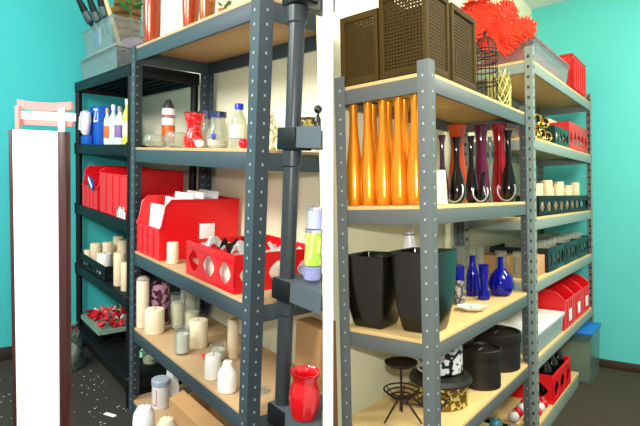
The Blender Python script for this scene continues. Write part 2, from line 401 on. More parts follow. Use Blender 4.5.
def carton(room, label, x0, x1, y0, y1, z, h, m=CARD, open_=False, rz=0):
    w, dp = x1 - x0, y1 - y0
    t = thing(room, 'cardboard_box', label, 'box', ((x0 + x1) / 2, (y0 + y1) / 2, z), rz)
    if open_:
        b = MB(); th = .005
        b.box(-w / 2, w / 2, -dp / 2, -dp / 2 + th, 0, h).box(-w / 2, w / 2, dp / 2 - th, dp / 2, 0, h).box(-w / 2, -w / 2 + th, -dp / 2 + th, dp / 2 - th, 0, h).box(w / 2 - th, w / 2, -dp / 2 + th, dp / 2 - th, 0, h).box(-w / 2, w / 2, -dp / 2, dp / 2, 0, th)
        part(t, 'body', b, m)
        for s in (-1, 1):
            part(t, 'flap', MB().slab([(-w / 2, s * dp / 2, h), (w / 2, s * dp / 2, h), (w / 2 - .01, s * (dp / 2 - .07), h + .03), (-w / 2 + .01, s * (dp / 2 - .07), h + .03)], (0, 0, .004)), m)
    else:
        part(t, 'body', MB().box(-w / 2, w / 2, -dp / 2, dp / 2, 0, h, .003), m)
        part(t, 'tape', MB().box(-w / 2 - .0006, w / 2 + .0006, -.02, .02, h - .05, h + .0008), mat('parcel_tape', (214, 176, 120), .35))
    return t
# ================================================================== LEFT BAY: things on the steel unit
# --- top shelf
def tall_vase(room, at, r, h, label, m, group=None, neck=.62):
    p = [(r * .78, 0), (r * .8, .004), (r * .92, h * .12), (r, h * .27), (r * .96, h * .38), (r * .74, h * .6), (r * neck * .86, h * .78), (r * neck * .8, h * .9), (r * neck, h)]
    return vase(room, at, hollow(p), label, m, group=group, lip=(r * neck - .001, h, .003))
tall_vase('L', (-1.093, 0.060, A1), .046, .62, 'burnt orange tall vase at the far end of the left unit top shelf', ORV, 'orange vases on the left top shelf')
tall_vase('L', (-0.630, 0.050, A1), .038, .60, 'burnt orange tall vase just right of the two white pillars', ORV, 'orange vases on the left top shelf')
tall_vase('L', (-0.477, 0.050, A1), .036, .58, 'amber brown tall vase, third of the orange vases on the top shelf', mat('amber_brown_glaze', (150, 76, 16), .25, .25, var=.2, scale=8, coat=.5), 'orange vases on the left top shelf')
WPOST = mat('white_lacquer', (240, 242, 244), .4, var=.02)
def pillar(at, r, h, label):
    t = thing('L', 'white_pillar_vase', label, 'vase', at, group='white square pillars')
    part(t, 'body', MB().frustum(r * 2, r * 2, r * 2, r * 2, .006, h, .003), WPOST); part(t, 'foot', MB().box(-r * 1.05, r * 1.05, -r * 1.05, r * 1.05, 0, .006), WPOST)
pillar((-0.888, 0.050, A1), .021, .62, 'slim white square pillar beside the far orange vase')
pillar((-0.769, 0.050, A1), .020, .62, 'slim white square pillar touching the second orange vase')
tm = MB()
for k in range(26):
    a = random.random() * 2 * PI; rr = random.random() * .026; z = .1 * random.random() + .015
    c = Vector((rr * math.cos(a), rr * math.sin(a), z)); dd = Vector((math.cos(a), math.sin(a), .6)).normalized() * .02; e = dd.cross(Vector((0, 0, 1))).normalized() * .008
    tm.slab([c - dd * .3, c + e + dd * .3, c + dd, c - e + dd * .3], (0, 0, .0012))
t = thing('L', 'potted_greenery', 'small green foliage near the right end of the left top shelf', 'plant', (-0.353, 0.060, A1))
part(t, 'foliage', tm, mat('leaf_green', (84, 120, 52), .6, var=.25, scale=40)); part(t, 'pot', MB().lathe([(0, 0), (.018, 0), (.024, .03), (.02, .03), (0, .022)], 20), mat('terracotta', (150, 86, 50), .8))

# --- second shelf
t = thing('L', 'spray_can', 'white and orange spray can with a dark cone top', 'spray can', (-1.185, 0.190, A2))
part(t, 'body', MB().lathe([(0, 0), (.034, 0), (.035, .004), (.035, .205), (.031, .216)], 24), WHITE)
part(t, 'label_band', MB().lathe([(.0353, .03), (.0357, .032), (.0357, .125), (.0353, .127)], 24), mat('orange_print', (240, 100, 20), .35))
part(t, 'logo', MB().lathe([(.0354, .165), (.0358, .167), (.0358, .18), (.0354, .182)], 24), mat('maroon_print', (170, 110, 116), .4))
part(t, 'cone', MB().lathe([(.031, .216), (.029, .226), (.014, .26), (.009, .264), (0, .264)], 20), mat('can_grey', (84, 84, 82), .35, .5))
part(t, 'nozzle', MB().lathe([(.007, .264), (.007, .278), (0, .28)], 12), mat('nozzle_grey', (110, 110, 108), .5))
REDV = pattern('red_mosaic_glaze', (204, 16, 26), (240, 96, 84), 'voronoi', 75, .62, .2)
vase('L', (-0.720, 0.120, A2), hollow([(.038, 0), (.042, .004), (.047, .03), (.046, .055), (.034, .085), (.031, .095), (.037, .118), (.044, .14), (.048, .162)]), 'red mosaic glass vase with a pinched waist', REDV, lip=(.0465, .162, .003), lipm=mat('dark_rim', (110, 20, 24), .3))
solo('L', 'pebble', MB().ball((0, 0, .018), .022, 16, (1.1, .9, .8)), mat('chalk_pebble', (240, 232, 220), .8), 'white pebble at the shelf edge before the red mosaic vase', 'pebble', (-0.490, 0.035, A2))
t = thing('L', 'glass_bottle', 'round-bellied clear glass jar with navy rim and blue label', 'jar', (-0.567, 0.160, A2))
part(t, 'glass', MB().lathe(hollow([(.036, 0), (.046, .015), (.05, .045), (.046, .075), (.034, .1), (.03, .12), (.034, .14)]), 26), GLASSD)
part(t, 'rim', MB().lathe([(.031, .14), (.036, .14), (.037, .165), (.031, .166)], 24), mat('navy_plastic', (18, 34, 84), .35))
part(t, 'label', MB().ball((.03, -.037, .055), .014, 12, (1, .6, 1.1)), mat('label_blue', (50, 70, 190), .5, var=.3))
part(t, 'contents', MB().lathe([(0, .006), (.034, .006), (.044, .02), (.045, .04), (.02, .05), (0, .05)], 20), WHITE)
t = thing('L', 'glass_jar', 'clear glass jar with a navy rim standing behind the red mosaic vase', 'jar', (-0.995, 0.320, A2))
part(t, 'glass', MB().lathe(hollow([(.04, 0), (.044, .01), (.044, .12), (.036, .15), (.036, .17)]), 24), GLASSD); part(t, 'rim', MB().lathe([(.037, .165), (.041, .165), (.042, .205), (.037, .206)], 24), mat('navy_plastic', (18, 34, 84), .35))
t = thing('L', 'plastic_bottle', 'clear bottle with a bright blue cap and pale label', 'bottle', (-0.320, 0.120, A2))
part(t, 'body', MB().lathe(hollow([(.031, 0), (.034, .005), (.034, .1), (.03, .12), (.017, .145), (.014, .152), (.014, .16)]), 26), GLASSD)
part(t, 'label', MB().lathe([(.0344, .045), (.0348, .047), (.0348, .095), (.0344, .097)], 24), mat('label_cream', (226, 224, 190), .6))
part(t, 'cap', MB().lathe([(.0145, .158), (.018, .158), (.018, .178), (.016, .181), (0, .181)], 20), mat('blue_cap', (20, 40, 190), .3))
t = thing('L', 'christmas_ball', 'small red ball at the shelf edge by the near steel post', 'ornament', (-0.161, 0.050, A2))
part(t, 'ball', MB().ball((0, 0, .019), .019), mat('red_gloss', (210, 20, 40), .2)); part(t, 'cap', MB().lathe([(.005, .036), (.005, .043), (0, .043)], 10), mat('silver', (200, 200, 200), .3, .8))
def bowl(at, r, h, label): 
    t = thing('L', 'glass_bowl', label, 'bowl', at, group='clear glass bowls')
    part(t, 'body', MB().lathe(hollow([(r * .45, 0), (r * .8, h * .12), (r, h * .5), (r * .92, h * .85), (r * .8, h)], .003), 28), GLASSD); part(t, 'rim', MB().ring(0, 0, h, r * .79, .002), GLASS)
bowl((-1.075, 0.080, A2), .064, .066, 'round clear glass bowl, nearest the far post on the second shelf')
bowl((-0.823, 0.075, A2), .05, .074, 'round clear glass bowl standing just left of the red mosaic vase')
g = MB()
for k in range(40):
    a = random.random() * 6.28; z = random.random() * .12; c = Vector((.012 * math.cos(a), .012 * math.sin(a), z + .008)); e = c + Vector((random.uniform(-.014, .014), random.uniform(-.014, .014), random.uniform(.01, .03)))
    g.tube([c, (c + e) / 2 + Vector((.004, 0, 0)), e], .0022, 5)
t = thing('L', 'tinsel_spray', 'pale gold tinsel spray just right of the near steel post', 'decoration', (-0.198, 0.200, A2))
part(t, 'tinsel', g, mat('pale_gold', (206, 186, 120), .3, .6)); part(t, 'foot', MB().lathe([(0, 0), (.02, 0), (.016, .012), (0, .014)], 18), mat('pale_gold', (206, 186, 120)))
candle('L', (-0.197, 0.260, A2), .026, .155, 'thick white pillar candle beside the gold tinsel spray', WAXW)

# --- third shelf
stack_bin('L', 'big red open-front bin full of white papers', -1.148, -.85, .012, .445, A3, .292, .15, chamfer=.3, side_card=(.25, .13, .085, .085))
for i, (x, y, rz, h) in enumerate(((-1.04, .07, .1, .255), (-1.0, .12, -.08, .295), (-.98, .17, .05, .322), (-.98, .23, -.04, .33), (-.97, .3, .03, .335))):
    solo('L', 'paper_sheaf', MB().box(-.1, .1, -.006, .006, .008, h, .002), WHITE, ['white paper sheaf at the front of the big red bin', 'white paper sheaf second from the front in the big red bin', 'white paper sheaf in the middle of the big red bin', 'white paper sheaf fourth from the front in the big red bin', 'white paper sheaf farthest back in the big red bin'][i], 'paper', (x + .0, y, A3), rz * .5, 'paper sheaves in the red bin', rx=rad(-5))
candle('L', (-0.779, 0.050, A3), .027, .1, 'white candle between the big red bin and the red crate', WAX)
crate('L', 'red plastic lattice crate holding crumpled white papers', -.55, -.14, .012, .43, A3, .148, nx=3, ny=3)
def sheet(x, y, z, s, seed, label, m=WHITE):
    rr = random.Random(seed); b = MB(); n = 6; V = [[None] * (n + 1) for _ in range(n + 1)]
    for i in range(n + 1):
        for j in range(n + 1):
            V[i][j] = b.b.verts.new(((i / n - .5) * s, (j / n - .5) * s * 1.2, .02 * rr.random() + .03 * math.sin(i * 1.1 + seed) * math.cos(j * .8)))
    for i in range(n):
        for j in range(n): b.b.faces.new((V[i][j], V[i + 1][j], V[i + 1][j + 1], V[i][j + 1]))
    bmesh.ops.solidify(b.b, geom=b.b.faces[:], thickness=.002)
    solo('L', 'crumpled_paper', b, m, label, 'paper', (x, y, z), rr.random() * .5, 'crumpled papers in the red crate', ang=20)
solo('L', 'paper_pile', MB().box(-.15, .15, -.18, .18, 0, .08, .006), mat('paper_pile', (238, 232, 214), .8), 'flat stack of cream paper filling the red crate', 'paper', (-.325, .221, A3 + .008))
sheet(-.45, .10, A3 + .132, .085, 3, 'crumpled white paper nearest the left end of the red crate')
sheet(-.255, .13, A3 + .132, .09, 5, 'crumpled white paper in the middle of the red crate')
sheet(-.22, .30, A3 + .132, .1, 8, 'crumpled white paper at the back of the red crate')
sheet(-.355, .11, A3 + .135, .062, 11, 'crumpled black paper in the red crate', mat('black_paper', (30, 26, 28), .7))
sheet(-.37, .23, A3 + .135, .06, 13, 'small scrap of black paper beside white sheets in the red crate', mat('black_paper', (30, 26, 28), .7))

# --- fourth shelf: candles
t = candle('L', (-1.164, 0.052, A4), .034, .258, 'tall ivory pillar candle at the far end of the candle shelf')
part(t, 'cap', MB().lathe([(.0, .256), (.033, .256), (.035, .262), (.02, .275), (0, .276)], 20), mat('candle_cap', (170, 164, 148), .5))
PURP = pattern('purple_mottled_glass', (70, 26, 52), (176, 130, 150), 'noise', 26, .5, .15)
vase('L', (-1.165, 0.150, A4), hollow([(.05, 0), (.052, .004), (.052, .226)], .004), 'dark purple mottled glass cylinder among the ivory candles', PURP, name='glass_cylinder', lip=(.05, .226, .003))
candle('L', (-1.040, 0.070, A4), .05, .128, 'wide short ivory candle before the purple glass cylinder')
jar_candle('L', (-1.040, 0.200, A4), .042, .19, 'tall clear glass with an ivory candle, left of two side by side', .75)
jar_candle('L', (-0.937, 0.230, A4), .040, .185, 'tall clear glass with an ivory candle, right of two side by side', .6)
candle('L', (-0.737, 0.170, A4), .046, .135, 'wide pale ivory candle behind the small candle jar')
jar_candle('L', (-0.694, 0.067, A4), .036, .128, 'small clear candle jar near the edge of the candle shelf', .72, WAXW)
candle('L', (-0.375, 0.060, A4), .034, .1, 'short white candle beside the red marker pen', WAXW)
jar_candle('L', (-0.537, 0.170, A4), .038, .08, 'low clear glass tealight cup behind the short white candle', .6, WAXW)
t = thing('L', 'wax_bottle', 'white bottle-shaped candle at the near end of the candle shelf', 'candle', (-0.233, 0.050, A4))
part(t, 'wax', MB().lathe([(0, 0), (.034, 0), (.038, .005), (.039, .06), (.034, .085), (.02, .105), (.017, .122), (0, .124)], 24), WAXW); part(t, 'wick', MB().tube([(0, 0, .12), (.002, 0, .134)], .0012, 5), WICK)
candle('L', (-0.522, 0.240, A4), .026, .185, 'slender tall ivory candle behind the bottle-shaped candle', WAXP)
candle('L', (-1.14, .3, A4), .04, .2, 'white candle half hidden behind the two tall candle glasses', WAXW)
t = thing('L', 'marker_pen', 'red and black marker pen lying on the candle shelf', 'pen', (-0.548, 0.115, A4), rad(-14))
part(t, 'barrel', MB().tube([(-.05, 0, .009), (.002, 0, .009)], .0085, 10), RED); part(t, 'cap', MB().tube([(.0025, 0, .009), (.03, 0, .009), (.036, 0, .009)], [.0087, .008, .005], 10), mat('pen_black', (20, 20, 22), .4))
carton('L', 'brown cardboard box standing against the wall behind the red vase', -.175, -.01, .34, .425, A4, .26)
solo('L', 'acrylic_disc', MB().lathe([(0, 0), (.03, 0), (.034, .004), (.03, .012), (0, .01)], 20), GLASS, 'small clear disc lying on bare board right of the near post', 'dish', (-0.147, 0.160, A4))

# --- bottom shelf
t = thing('L', 'lidded_jar', 'white jar with a blue-grey lid and red printed frame', 'jar', (-1.020, 0.100, A5))
part(t, 'body', MB().lathe([(0, 0), (.043, 0), (.045, .004), (.045, .118), (.042, .122)], 28), mat('jar_white', (226, 226, 226), .45))
part(t, 'lid', MB().lathe([(.0, .122), (.047, .122), (.048, .126), (.048, .15), (.045, .154), (0, .155)], 28), mat('lid_blue_grey', (168, 180, 196), .4))
fr = MB()
for a0, a1, z0, z1 in ((-2.2, -.9, .02, .025), (-2.2, -.9, .1, .105)):
    fr.slab([(.0454 * math.cos(a0 + (a1 - a0) * k / 8), .0454 * math.sin(a0 + (a1 - a0) * k / 8), z0) for k in range(9)] + [(.0454 * math.cos(a0 + (a1 - a0) * k / 8), .0454 * math.sin(a0 + (a1 - a0) * k / 8), z1) for k in range(8, -1, -1)], (0, 0, .0005))
for a0 in (-2.2, -.9): fr.tube([(.0455 * math.cos(a0), .0455 * math.sin(a0), .02), (.0455 * math.cos(a0), .0455 * math.sin(a0), .105)], .0018, 6)
part(t, 'printed_frame', fr, mat('red_print', (214, 60, 60), .5))
def dome_candle(at, r, h, label, m):
    t = thing('L', 'dome_candle', label, 'candle', at[:2] + (at[2] + .001,)); part(t, 'wax', MB().lathe([(0, 0), (r * .95, 0), (r, .005), (r, h * .72), (r * .92, h * .86), (r * .6, h * .97), (r * .2, h), (0, h)], 28), m); part(t, 'wick', MB().tube([(0, 0, h - .004), (.002, 0, h + .012)], .0013, 5), WICK)
dome_candle((-0.724, -0.100, 0), .05, .262, 'white dome-topped candle on the floor before the blue-lidded jar', mat('white_candle', (250, 250, 248), .45, sub=.1))
dome_candle((-0.500, -0.085, 0), .047, .30, 'cream dome-topped candle on the floor beside the white dome candle', WAX)
t = thing('L', 'paper_roll', 'white folded paper bag standing behind the blue-lidded jar', 'paper bag', (-1.057, 0.180, A5))
part(t, 'body', MB().frustum(.1, .05, .075, .03, 0, .2, .004), WHITE); part(t, 'top_fold', MB().frustum(.076, .03, .078, .012, .2, .225, .002), WHITE)
jar_candle('L', (-1.417, 0.200, C5), .05, .12, 'dim clear glass jar on the black unit bottom shelf, behind the far steel post', .3, name='glass_jar', cat='jar')
carton('L', 'open brown cardboard box on the left unit bottom shelf', -.84, -.12, .07, .42, A5, .12, open_=True)

# --- corner rack
RGL = mat('red_gloss_glaze', (186, 8, 18), .15, coat=.7, var=.06)
vase('L', (.322, .0, D3 + .001), hollow([(.03, 0), (.036, .003), (.044, .03), (.047, .06), (.044, .09), (.036, .112), (.035, .12), (.042, .138), (.047, .146)], .004), 'glossy red fluted vase on the black corner rack', RGL, 36, rip=lambda a, z: 1 + .045 * math.cos(8 * a) * (1 if z > .01 else .3))
def tin(at, r, z0, h, label, m, band=None):
    t = thing('L', 'tin', label, 'tin', at); part(t, 'body', MB().lathe([(0, 0), (r, 0), (r, h), (0, h)], 24), m); part(t, 'lid', MB().lathe([(0, h), (r * 1.06, h), (r * 1.06, h + .01), (0, h + .011)], 24), mat('silver', (200, 200, 200), .3, .8))
CX = 0.291
t = thing('L', 'glass_dish', 'pale lilac glass bowl at the foot of the stacked tins', 'bowl', (CX, .035, D2 + .001))
part(t, 'body', MB().lathe(hollow([(.018, .004), (.025, .008), (.027, .04), (.029, .05)], .002), 24), clear('lilac_glass', (176, 182, 222), .5)); part(t, 'foot', MB().lathe([(0, 0), (.0175, 0), (.0175, .0035), (0, .0035)], 20), GLASS)
tin((CX, .035, D2 + .053), .0255, 0, .1, 'yellow-green tin stacked in the lilac glass bowl', pattern('green_tin', (150, 190, 60), (226, 224, 120), 'wave', 14, .5, .4))
tin((CX, .035, D2 + .166), .022, 0, .055, 'small lilac tin on top of the yellow-green tin', mat('lilac_tin', (160, 166, 214), .4, var=.15))
solo('L', 'glass_prism', MB().obox((0, 0, .016), (.05, .03, .012), Matrix.Rotation(.5, 3, 'Y'), .002), clear('lilac_glass', (176, 182, 222), .5), 'tilted lilac glass piece leaning left of the lilac bowl', 'glass piece', (CX - .05, .05, D2 + .002))
t = thing('L', 'gold_box', 'gold patterned box on top of the black corner rack', 'box', (0.193, .07, D1 + .001))
GOLDP = pattern('gold_scroll', (80, 60, 20), (206, 176, 90), 'noise', 60, .48, .3, .4)
part(t, 'body', MB().box(-.028, .028, -.018, .018, 0, .03, .002), GOLDP); part(t, 'lid', MB().box(-.03, .03, -.02, .02, .0305, .038, .002), mat('dark_gold', (110, 84, 30), .35, .5))
t = thing('L', 'black_bottle', 'little black bottle with a ball stopper by the gold box', 'bottle', (0.291, .03, D1 + .001))
part(t, 'body', MB().lathe([(0, 0), (.009, 0), (.0105, .006), (.0105, .025), (.005, .034), (.004, .042), (0, .042)], 18), BLACKG); part(t, 'stopper', MB().ball((0, 0, .054), .0125), BLACKG)

# ================================================================== black plastic unit
# --- top: clear tubs with craft things
tub('L', 'wide flat clear tub, lower of two stacked on the black unit', -2.27, -1.52, .02, .37, C1 + .001, .12, TUB, lid=clear('lid_milky', (206, 212, 212), .3, .2))
UB = C1 + .157
tub('L', 'deep clear tub of craft things, upper of two on the black unit', -2.24, -1.64, .03, .35, UB, .165, TUB, taper=.9)
solo('L', 'blue_label', MB().box(-.06, .06, -.002, .002, 0, .09, .001), mat('blue_card', (20, 140, 210), .5), 'blue card inside the upper clear tub', 'card', (-2.03, .052, UB + .05))
solo('L', 'white_strip', MB().box(-.014, .014, -.002, .002, 0, .105, .001), WHITE, 'white paper strip beside the blue card in the tub', 'card', (-1.94, .052, UB + .05))
solo('L', 'fabric_bundle', MB().ball((0, 0, .062), .095, 20, (1.9, .72, .6)), pattern('lilac_fabric', (190, 170, 196), (206, 120, 190), 'noise', 12, .55, .9), 'lilac and pink cloth bundle in the upper clear tub', 'cloth', (-1.95, .25, UB + .008))
t = thing('L', 'wooden_stick', 'pale wooden stick leaning out of the upper clear tub', 'stick', (-1.80, .135, UB + .02), rx=rad(17), ry=rad(-4))
part(t, 'shaft', MB().box(-.022, .022, -.006, .006, 0, .6, .003), mat('pale_wood', (226, 202, 160), .6, var=.1, scale=20))
for i, (px, y, h, a) in enumerate(((78, .12, .2, -24), (88, .12, .17, -10), (100, .14, .18, 12))):
    t = thing('L', 'hand_tool', ['black-handled tool leaning out at the left of the clear tub', 'black-handled tool between two others in the clear tub', 'black-handled tool nearest the wooden stick in the tub'][i], 'tool', (-2.12 + .10 * i, .10, UB + .118), group='black tools in the clear tub', rx=rad(26 - 5 * i), ry=rad(a * .4))
    part(t, 'handle', MB().lathe([(0, 0), (.016, 0), (.02, .1), (.03, h * .8), (.034, h), (.02, h + .09), (0, h + .1)], 14, fy=.6), BLACKP); part(t, 'grip', MB().lathe([(.028, h * .55), (.037, h * .6), (.037, h * .85), (.034, h * .9)], 14, fy=.65), mat('tool_grey', (66, 84, 84), .5))
pm = MB()
for k in range(18):
    a = 2 * PI * k / 18; b_ = random.uniform(.3, 1.1); dd = Vector((math.cos(a) * math.cos(b_), math.sin(a) * math.cos(b_), math.sin(b_))); e = dd.cross(Vector((0, 0, 1))).normalized() * .018
    pm.slab([Vector((0, 0, 0)), dd * .04 + e, dd * .085, dd * .04 - e], (0, 0, .002))
t = thing('L', 'silk_flower', 'yellow silk flower sticking up from the clear tub', 'artificial flower', (-2.20, .2, UB + .31))
part(t, 'petals', pm, mat('yellow_silk', (236, 186, 50), .7, var=.1)); part(t, 'stem', MB().tube([(0, 0, 0), (.01, 0, -.1), (.02, .0, -.17)], .004, 6), mat('stem_green', (50, 100, 50), .6))
t = thing('L', 'wicker_basket', 'tan wicker basket standing in the upper clear tub', 'basket', (-2.02, .25, UB + .128))
bs_ = MB()
for k in range(9): bs_.ring(0, 0, .027 + k * .05, .055 + .002 * k, .026, 30)
part(t, 'weave', bs_, pattern('wicker', (150, 112, 60), (112, 82, 40), 'wave', 30, .5, .8)); part(t, 'base', MB().lathe([(0, 0), (.06, 0), (.06, .01), (0, .01)], 28), mat('wicker_base', (130, 96, 52), .8))
lm_ = MB()
for k in range(12):
    a = 2 * PI * k / 12 + random.random(); b_ = random.uniform(.2, 1.2); dd = Vector((math.cos(a) * math.cos(b_), math.sin(a) * math.cos(b_), math.sin(b_))); e = dd.cross(Vector((0, 0, 1))).normalized() * .022
    o_ = Vector((0, 0, random.uniform(-.05, .04))); lm_.slab([o_, o_ + dd * .05 + e, o_ + dd * .12, o_ + dd * .05 - e], (0, 0, .002))
t = thing('L', 'silk_leaves', 'bright green silk leaves beside the far orange vase', 'artificial plant', (-1.72, .17, UB + .27))
part(t, 'leaves', lm_, mat('silk_green', (30, 130, 60), .6, var=.2)); part(t, 'stem', MB().tube([(0, 0, 0), (.005, 0, -.12), (0, 0, -.19)], .005, 6), mat('stem_green', (50, 100, 50), .6))
# --- second: cleaning things
t = thing('L', 'carton_box', 'bright blue carton with white letters on the black unit', 'box', (-2.13, .13, C2 + .001))
BLUE = mat('carton_blue', (20, 92, 200), .45, var=.1)
part(t, 'body', MB().box(-.1, .1, -.06, .06, 0, .255, .003), BLUE)
def text(parent, body, loc, size, m, rot):
    cu = bpy.data.curves.new('lettering', 'FONT'); cu.body = body; cu.size = size; cu.extrude = .001; cu.align_x = 'CENTER'
    o = bpy.data.objects.new('lettering', cu); C.objects.link(o); dg = bpy.context.evaluated_depsgraph_get(); me = bpy.data.meshes.new_from_object(o.evaluated_get(dg)); bpy.data.objects.remove(o)
    me.materials.clear(); me.materials.append(m); q = bpy.data.objects.new('lettering', me); C.objects.link(q); q.parent = parent; q.matrix_local = Matrix.Translation(loc) @ rot; q['label'] = 'white letters'; return q
text(t, 'Zi', (.042, -.0612, .15), .13, WHITE, Matrix.Rotation(PI / 2, 4, 'X') )
t = thing('L', 'cloth_roll', 'white rolled cloth leaning on the left of the blue carton', 'cloth', (-2.205, .034, C2 + .072), ry=rad(14))
part(t, 'roll', MB().lathe([(0, 0), (.035, 0), (.048, .02), (.05, .1), (.04, .15), (0, .16)], 20, fx=1.2, fy=.6), mat('cloth_white', (226, 220, 226), .9, var=.06)); part(t, 'fold', MB().tube([(-.03, -.03, .02), (-.02, -.032, .1), (.0, -.03, .145)], .008, 6), mat('cloth_white', (226, 220, 226), .9))
solo('L', 'flat_carton', MB().box(-.065, .065, -.02, .02, 0, .055, .003), BLUE, 'low blue carton lying before the rolled white cloth', 'box', (-2.205, .042, C2 + .001))
def bottle(room, at, r, h, label, bm, cm, lm=None, group=None, trig=False, name='bottle'):
    t = thing(room, name, label, 'bottle', at, group=group)
    part(t, 'body', MB().lathe([(0, 0), (r * .95, 0), (r, .006), (r, h * .6), (r * .85, h * .7), (r * .42, h * .8), (r * .4, h * .86), (0, h * .86)], 22), bm)
    part(t, 'cap', MB().lathe([(0, h * .86), (r * .5, h * .86), (r * .5, h * .97), (r * .4, h), (0, h)], 18), cm)
    if lm: part(t, 'label', MB().lathe([(r * 1.005, h * .18), (r * 1.02, h * .19), (r * 1.02, h * .5), (r * 1.005, h * .51)], 22), lm)
    return t
PLW = mat('bottle_white', (238, 240, 240), .35)
bottle('L', (-1.811, 0.060, C2), .020, .225, 'white bottle with an orange label beside the blue carton', PLW, mat('cap_tan', (214, 170, 110), .5), mat('orange_print', (240, 100, 20), .35))
bottle('L', (-1.755, 0.080, C2), .026, .245, 'white and aqua bottle, second right of the blue carton', mat('bottle_aqua', (206, 236, 238), .35), PLW)
bottle('L', (-1.603, 0.070, C2), .030, .225, 'white bottle with a purple label on the black unit', PLW, mat('cap_grey', (150, 150, 150), .4), mat('purple_print', (130, 100, 160), .5))
bottle('L', (-1.452, 0.060, C2), .024, .255, 'yellow-green bottle beside the far steel post', mat('bottle_lime', (200, 212, 70), .35), PLW, mat('lime_label', (226, 226, 190), .5))
# --- third: red bins
stack_bin('L', 'red hopper bin with a blue card, on the black unit', -2.2, -1.86, .014, .36, C3 + .001, .27, .14, chamfer=.3)
t = thing('L', 'picture_card', 'blue and white card on the far red bin', 'card', (-1.97, .004, C3 + .17), ry=rad(12))
part(t, 'card', MB().box(-.075, .075, -.002, .002, -.035, .035, .001), mat('card_navy', (40, 50, 130), .4)); part(t, 'print', MB().obox((.0, -.0028, 0), (.1, .001, .022), Matrix.Rotation(.4, 3, 'Y')), WHITE)
stack_bin('L', 'red hopper bin seen behind the far post of the steel unit', -1.80, -1.315, .014, .34, C3 + .001, .27, .24, chamfer=.2)
solo('L', 'wrapped_parcel', MB().ball((0, 0, .07), .08, 16, (1.2, 1, .9)), pattern('grey_wrap', (200, 190, 190), (230, 60, 70), 'noise', 18, .55, .7), 'grey and red wrapped bundle inside the second red bin', 'parcel', (-1.48, .2, C3 + .012))
t = thing('L', 'bone_toy', 'black and white patterned ribbon hanging before the second red bin', 'ribbon', (-1.326, -0.012, C3))
bb = MB()
for k in range(7): bb.box(-.06 + .018 * k, -.045 + .018 * k, -.004, .004, .01 + .012 * (k % 2), .05 + .012 * (k % 3), .003, mi=k % 2)
part(t, 'ribbon', bb, [WHITE, mat('black_paper', (30, 26, 28), .7)])
tub('L', 'tall narrow clear tub left of the red bins', -2.286, -2.212, .048, .345, C3 + .001, .26, TUBG)
# --- fourth: candles in a black crate
crate('L', 'black crate of ivory candles on the black unit', -2.268, -1.70, .014, .36, C4 + .001, .09, BLACKP, 8, 4, rimh=.5)
z4 = C4 + .0095
for i, (px, y, r, h) in enumerate(((87.5, .10, .024, .10), (93.5, .11, .034, .155), (101, .21, .032, .15), (105, .14, .034, .17), (111, .21, .036, .2), (117, .20, .034, .185), (124, .27, .034, .19))):
    candle('L', ((-2.228, .055), (-2.165, .09), (-2.17, .165), (-2.09, .15), (-2.15, .24), (-2.05, .235), (-2.08, .315))[i] + (z4,), r, h,
           ['small ivory candle at the left end of the black crate', 'ivory candle second from left in the black crate', 'ivory candle third from left in the black crate', 'ivory candle fourth from left, before a taller one', 'tallest ivory candle at the back of the black crate', 'ivory candle sixth from left in the black crate', 'ivory candle at the back right of the black crate'][i], WAXP, 'ivory candles in the black crate')
candle('L', (-1.90, .071, z4), .046, .13, 'wide white candle at the front of the black crate', WAXW)
candle('L', (-1.568, 0.060, C4), .034, .2, 'tall cream candle standing right of the black crate', WAXP)
candle('L', (-1.431, 0.050, C4), .026, .165, 'tall slim cream candle nearest the far steel post on the black unit', WAXP)
# --- bottom: tray of petals
crate('L', 'black crate under the heap of red petals', -2.265, -1.9, .03, .36, C5 + .001, .07, BLACKP, 4, 3, rimh=.4)
tr = MB().box(-.21, .21, -.17, .17, 0, .012, .003).box(-.21, -.2, -.17, .17, .012, .03).box(.2, .21, -.17, .17, .012, .03).box(-.2, .2, -.17, -.16, .012, .03).box(-.2, .2, .16, .17, .012, .03)
solo('L', 'tray', tr, mat('tray_mint', (126, 158, 140), .5), 'pale mint tray of red silk petals on the black crate', 'tray', (-2.058, .19, C5 + .0725))
ps = MB()
for k in range(260):
    c = Vector((random.uniform(-.17, .17), random.uniform(-.135, .135), 0)); c.z = .02 + .07 * (1 - (c.x / .22) ** 2) * random.random()
    u = Vector((random.uniform(-1, 1), random.uniform(-1, 1), random.uniform(-.5, .8))).normalized(); v = u.orthogonal().normalized(); s = random.uniform(.018, .032)
    mi = 0 if random.random() < .68 else (1 if random.random() < .6 else 2)
    ps.slab([c - u * s, c + v * s * .7, c + u * s, c - v * s * .7], (0, 0, .002), mi=mi)
solo('L', 'silk_petals', ps, [mat('petal_red', (214, 14, 40), .7, var=.2), mat('petal_green', (120, 190, 150), .7), mat('petal_white', (220, 214, 206), .7)], 'heap of red, mint and white silk petals on the tray', 'silk petals', (-2.058, .19, C5 + .0855), kind='stuff', ang=10)
gm = MB()
for k in range(14):
    c = Vector((random.uniform(-.12, .12), random.uniform(-.05, .05), .014)); u = Vector((random.uniform(-1, 1), random.uniform(-1, 1), random.uniform(0, .6))).normalized(); v = u.orthogonal().normalized(); gm.slab([c - u * .03, c + v * .02, c + u * .03, c - v * .02], (0, 0, .002))
solo('L', 'mint_ribbon', gm, mat('petal_green', (120, 190, 150), .7), 'mint ribbon scraps on the bottom shelf of the black unit', 'ribbon', (-1.6, .2, C5 + .018), kind='stuff', ang=10)
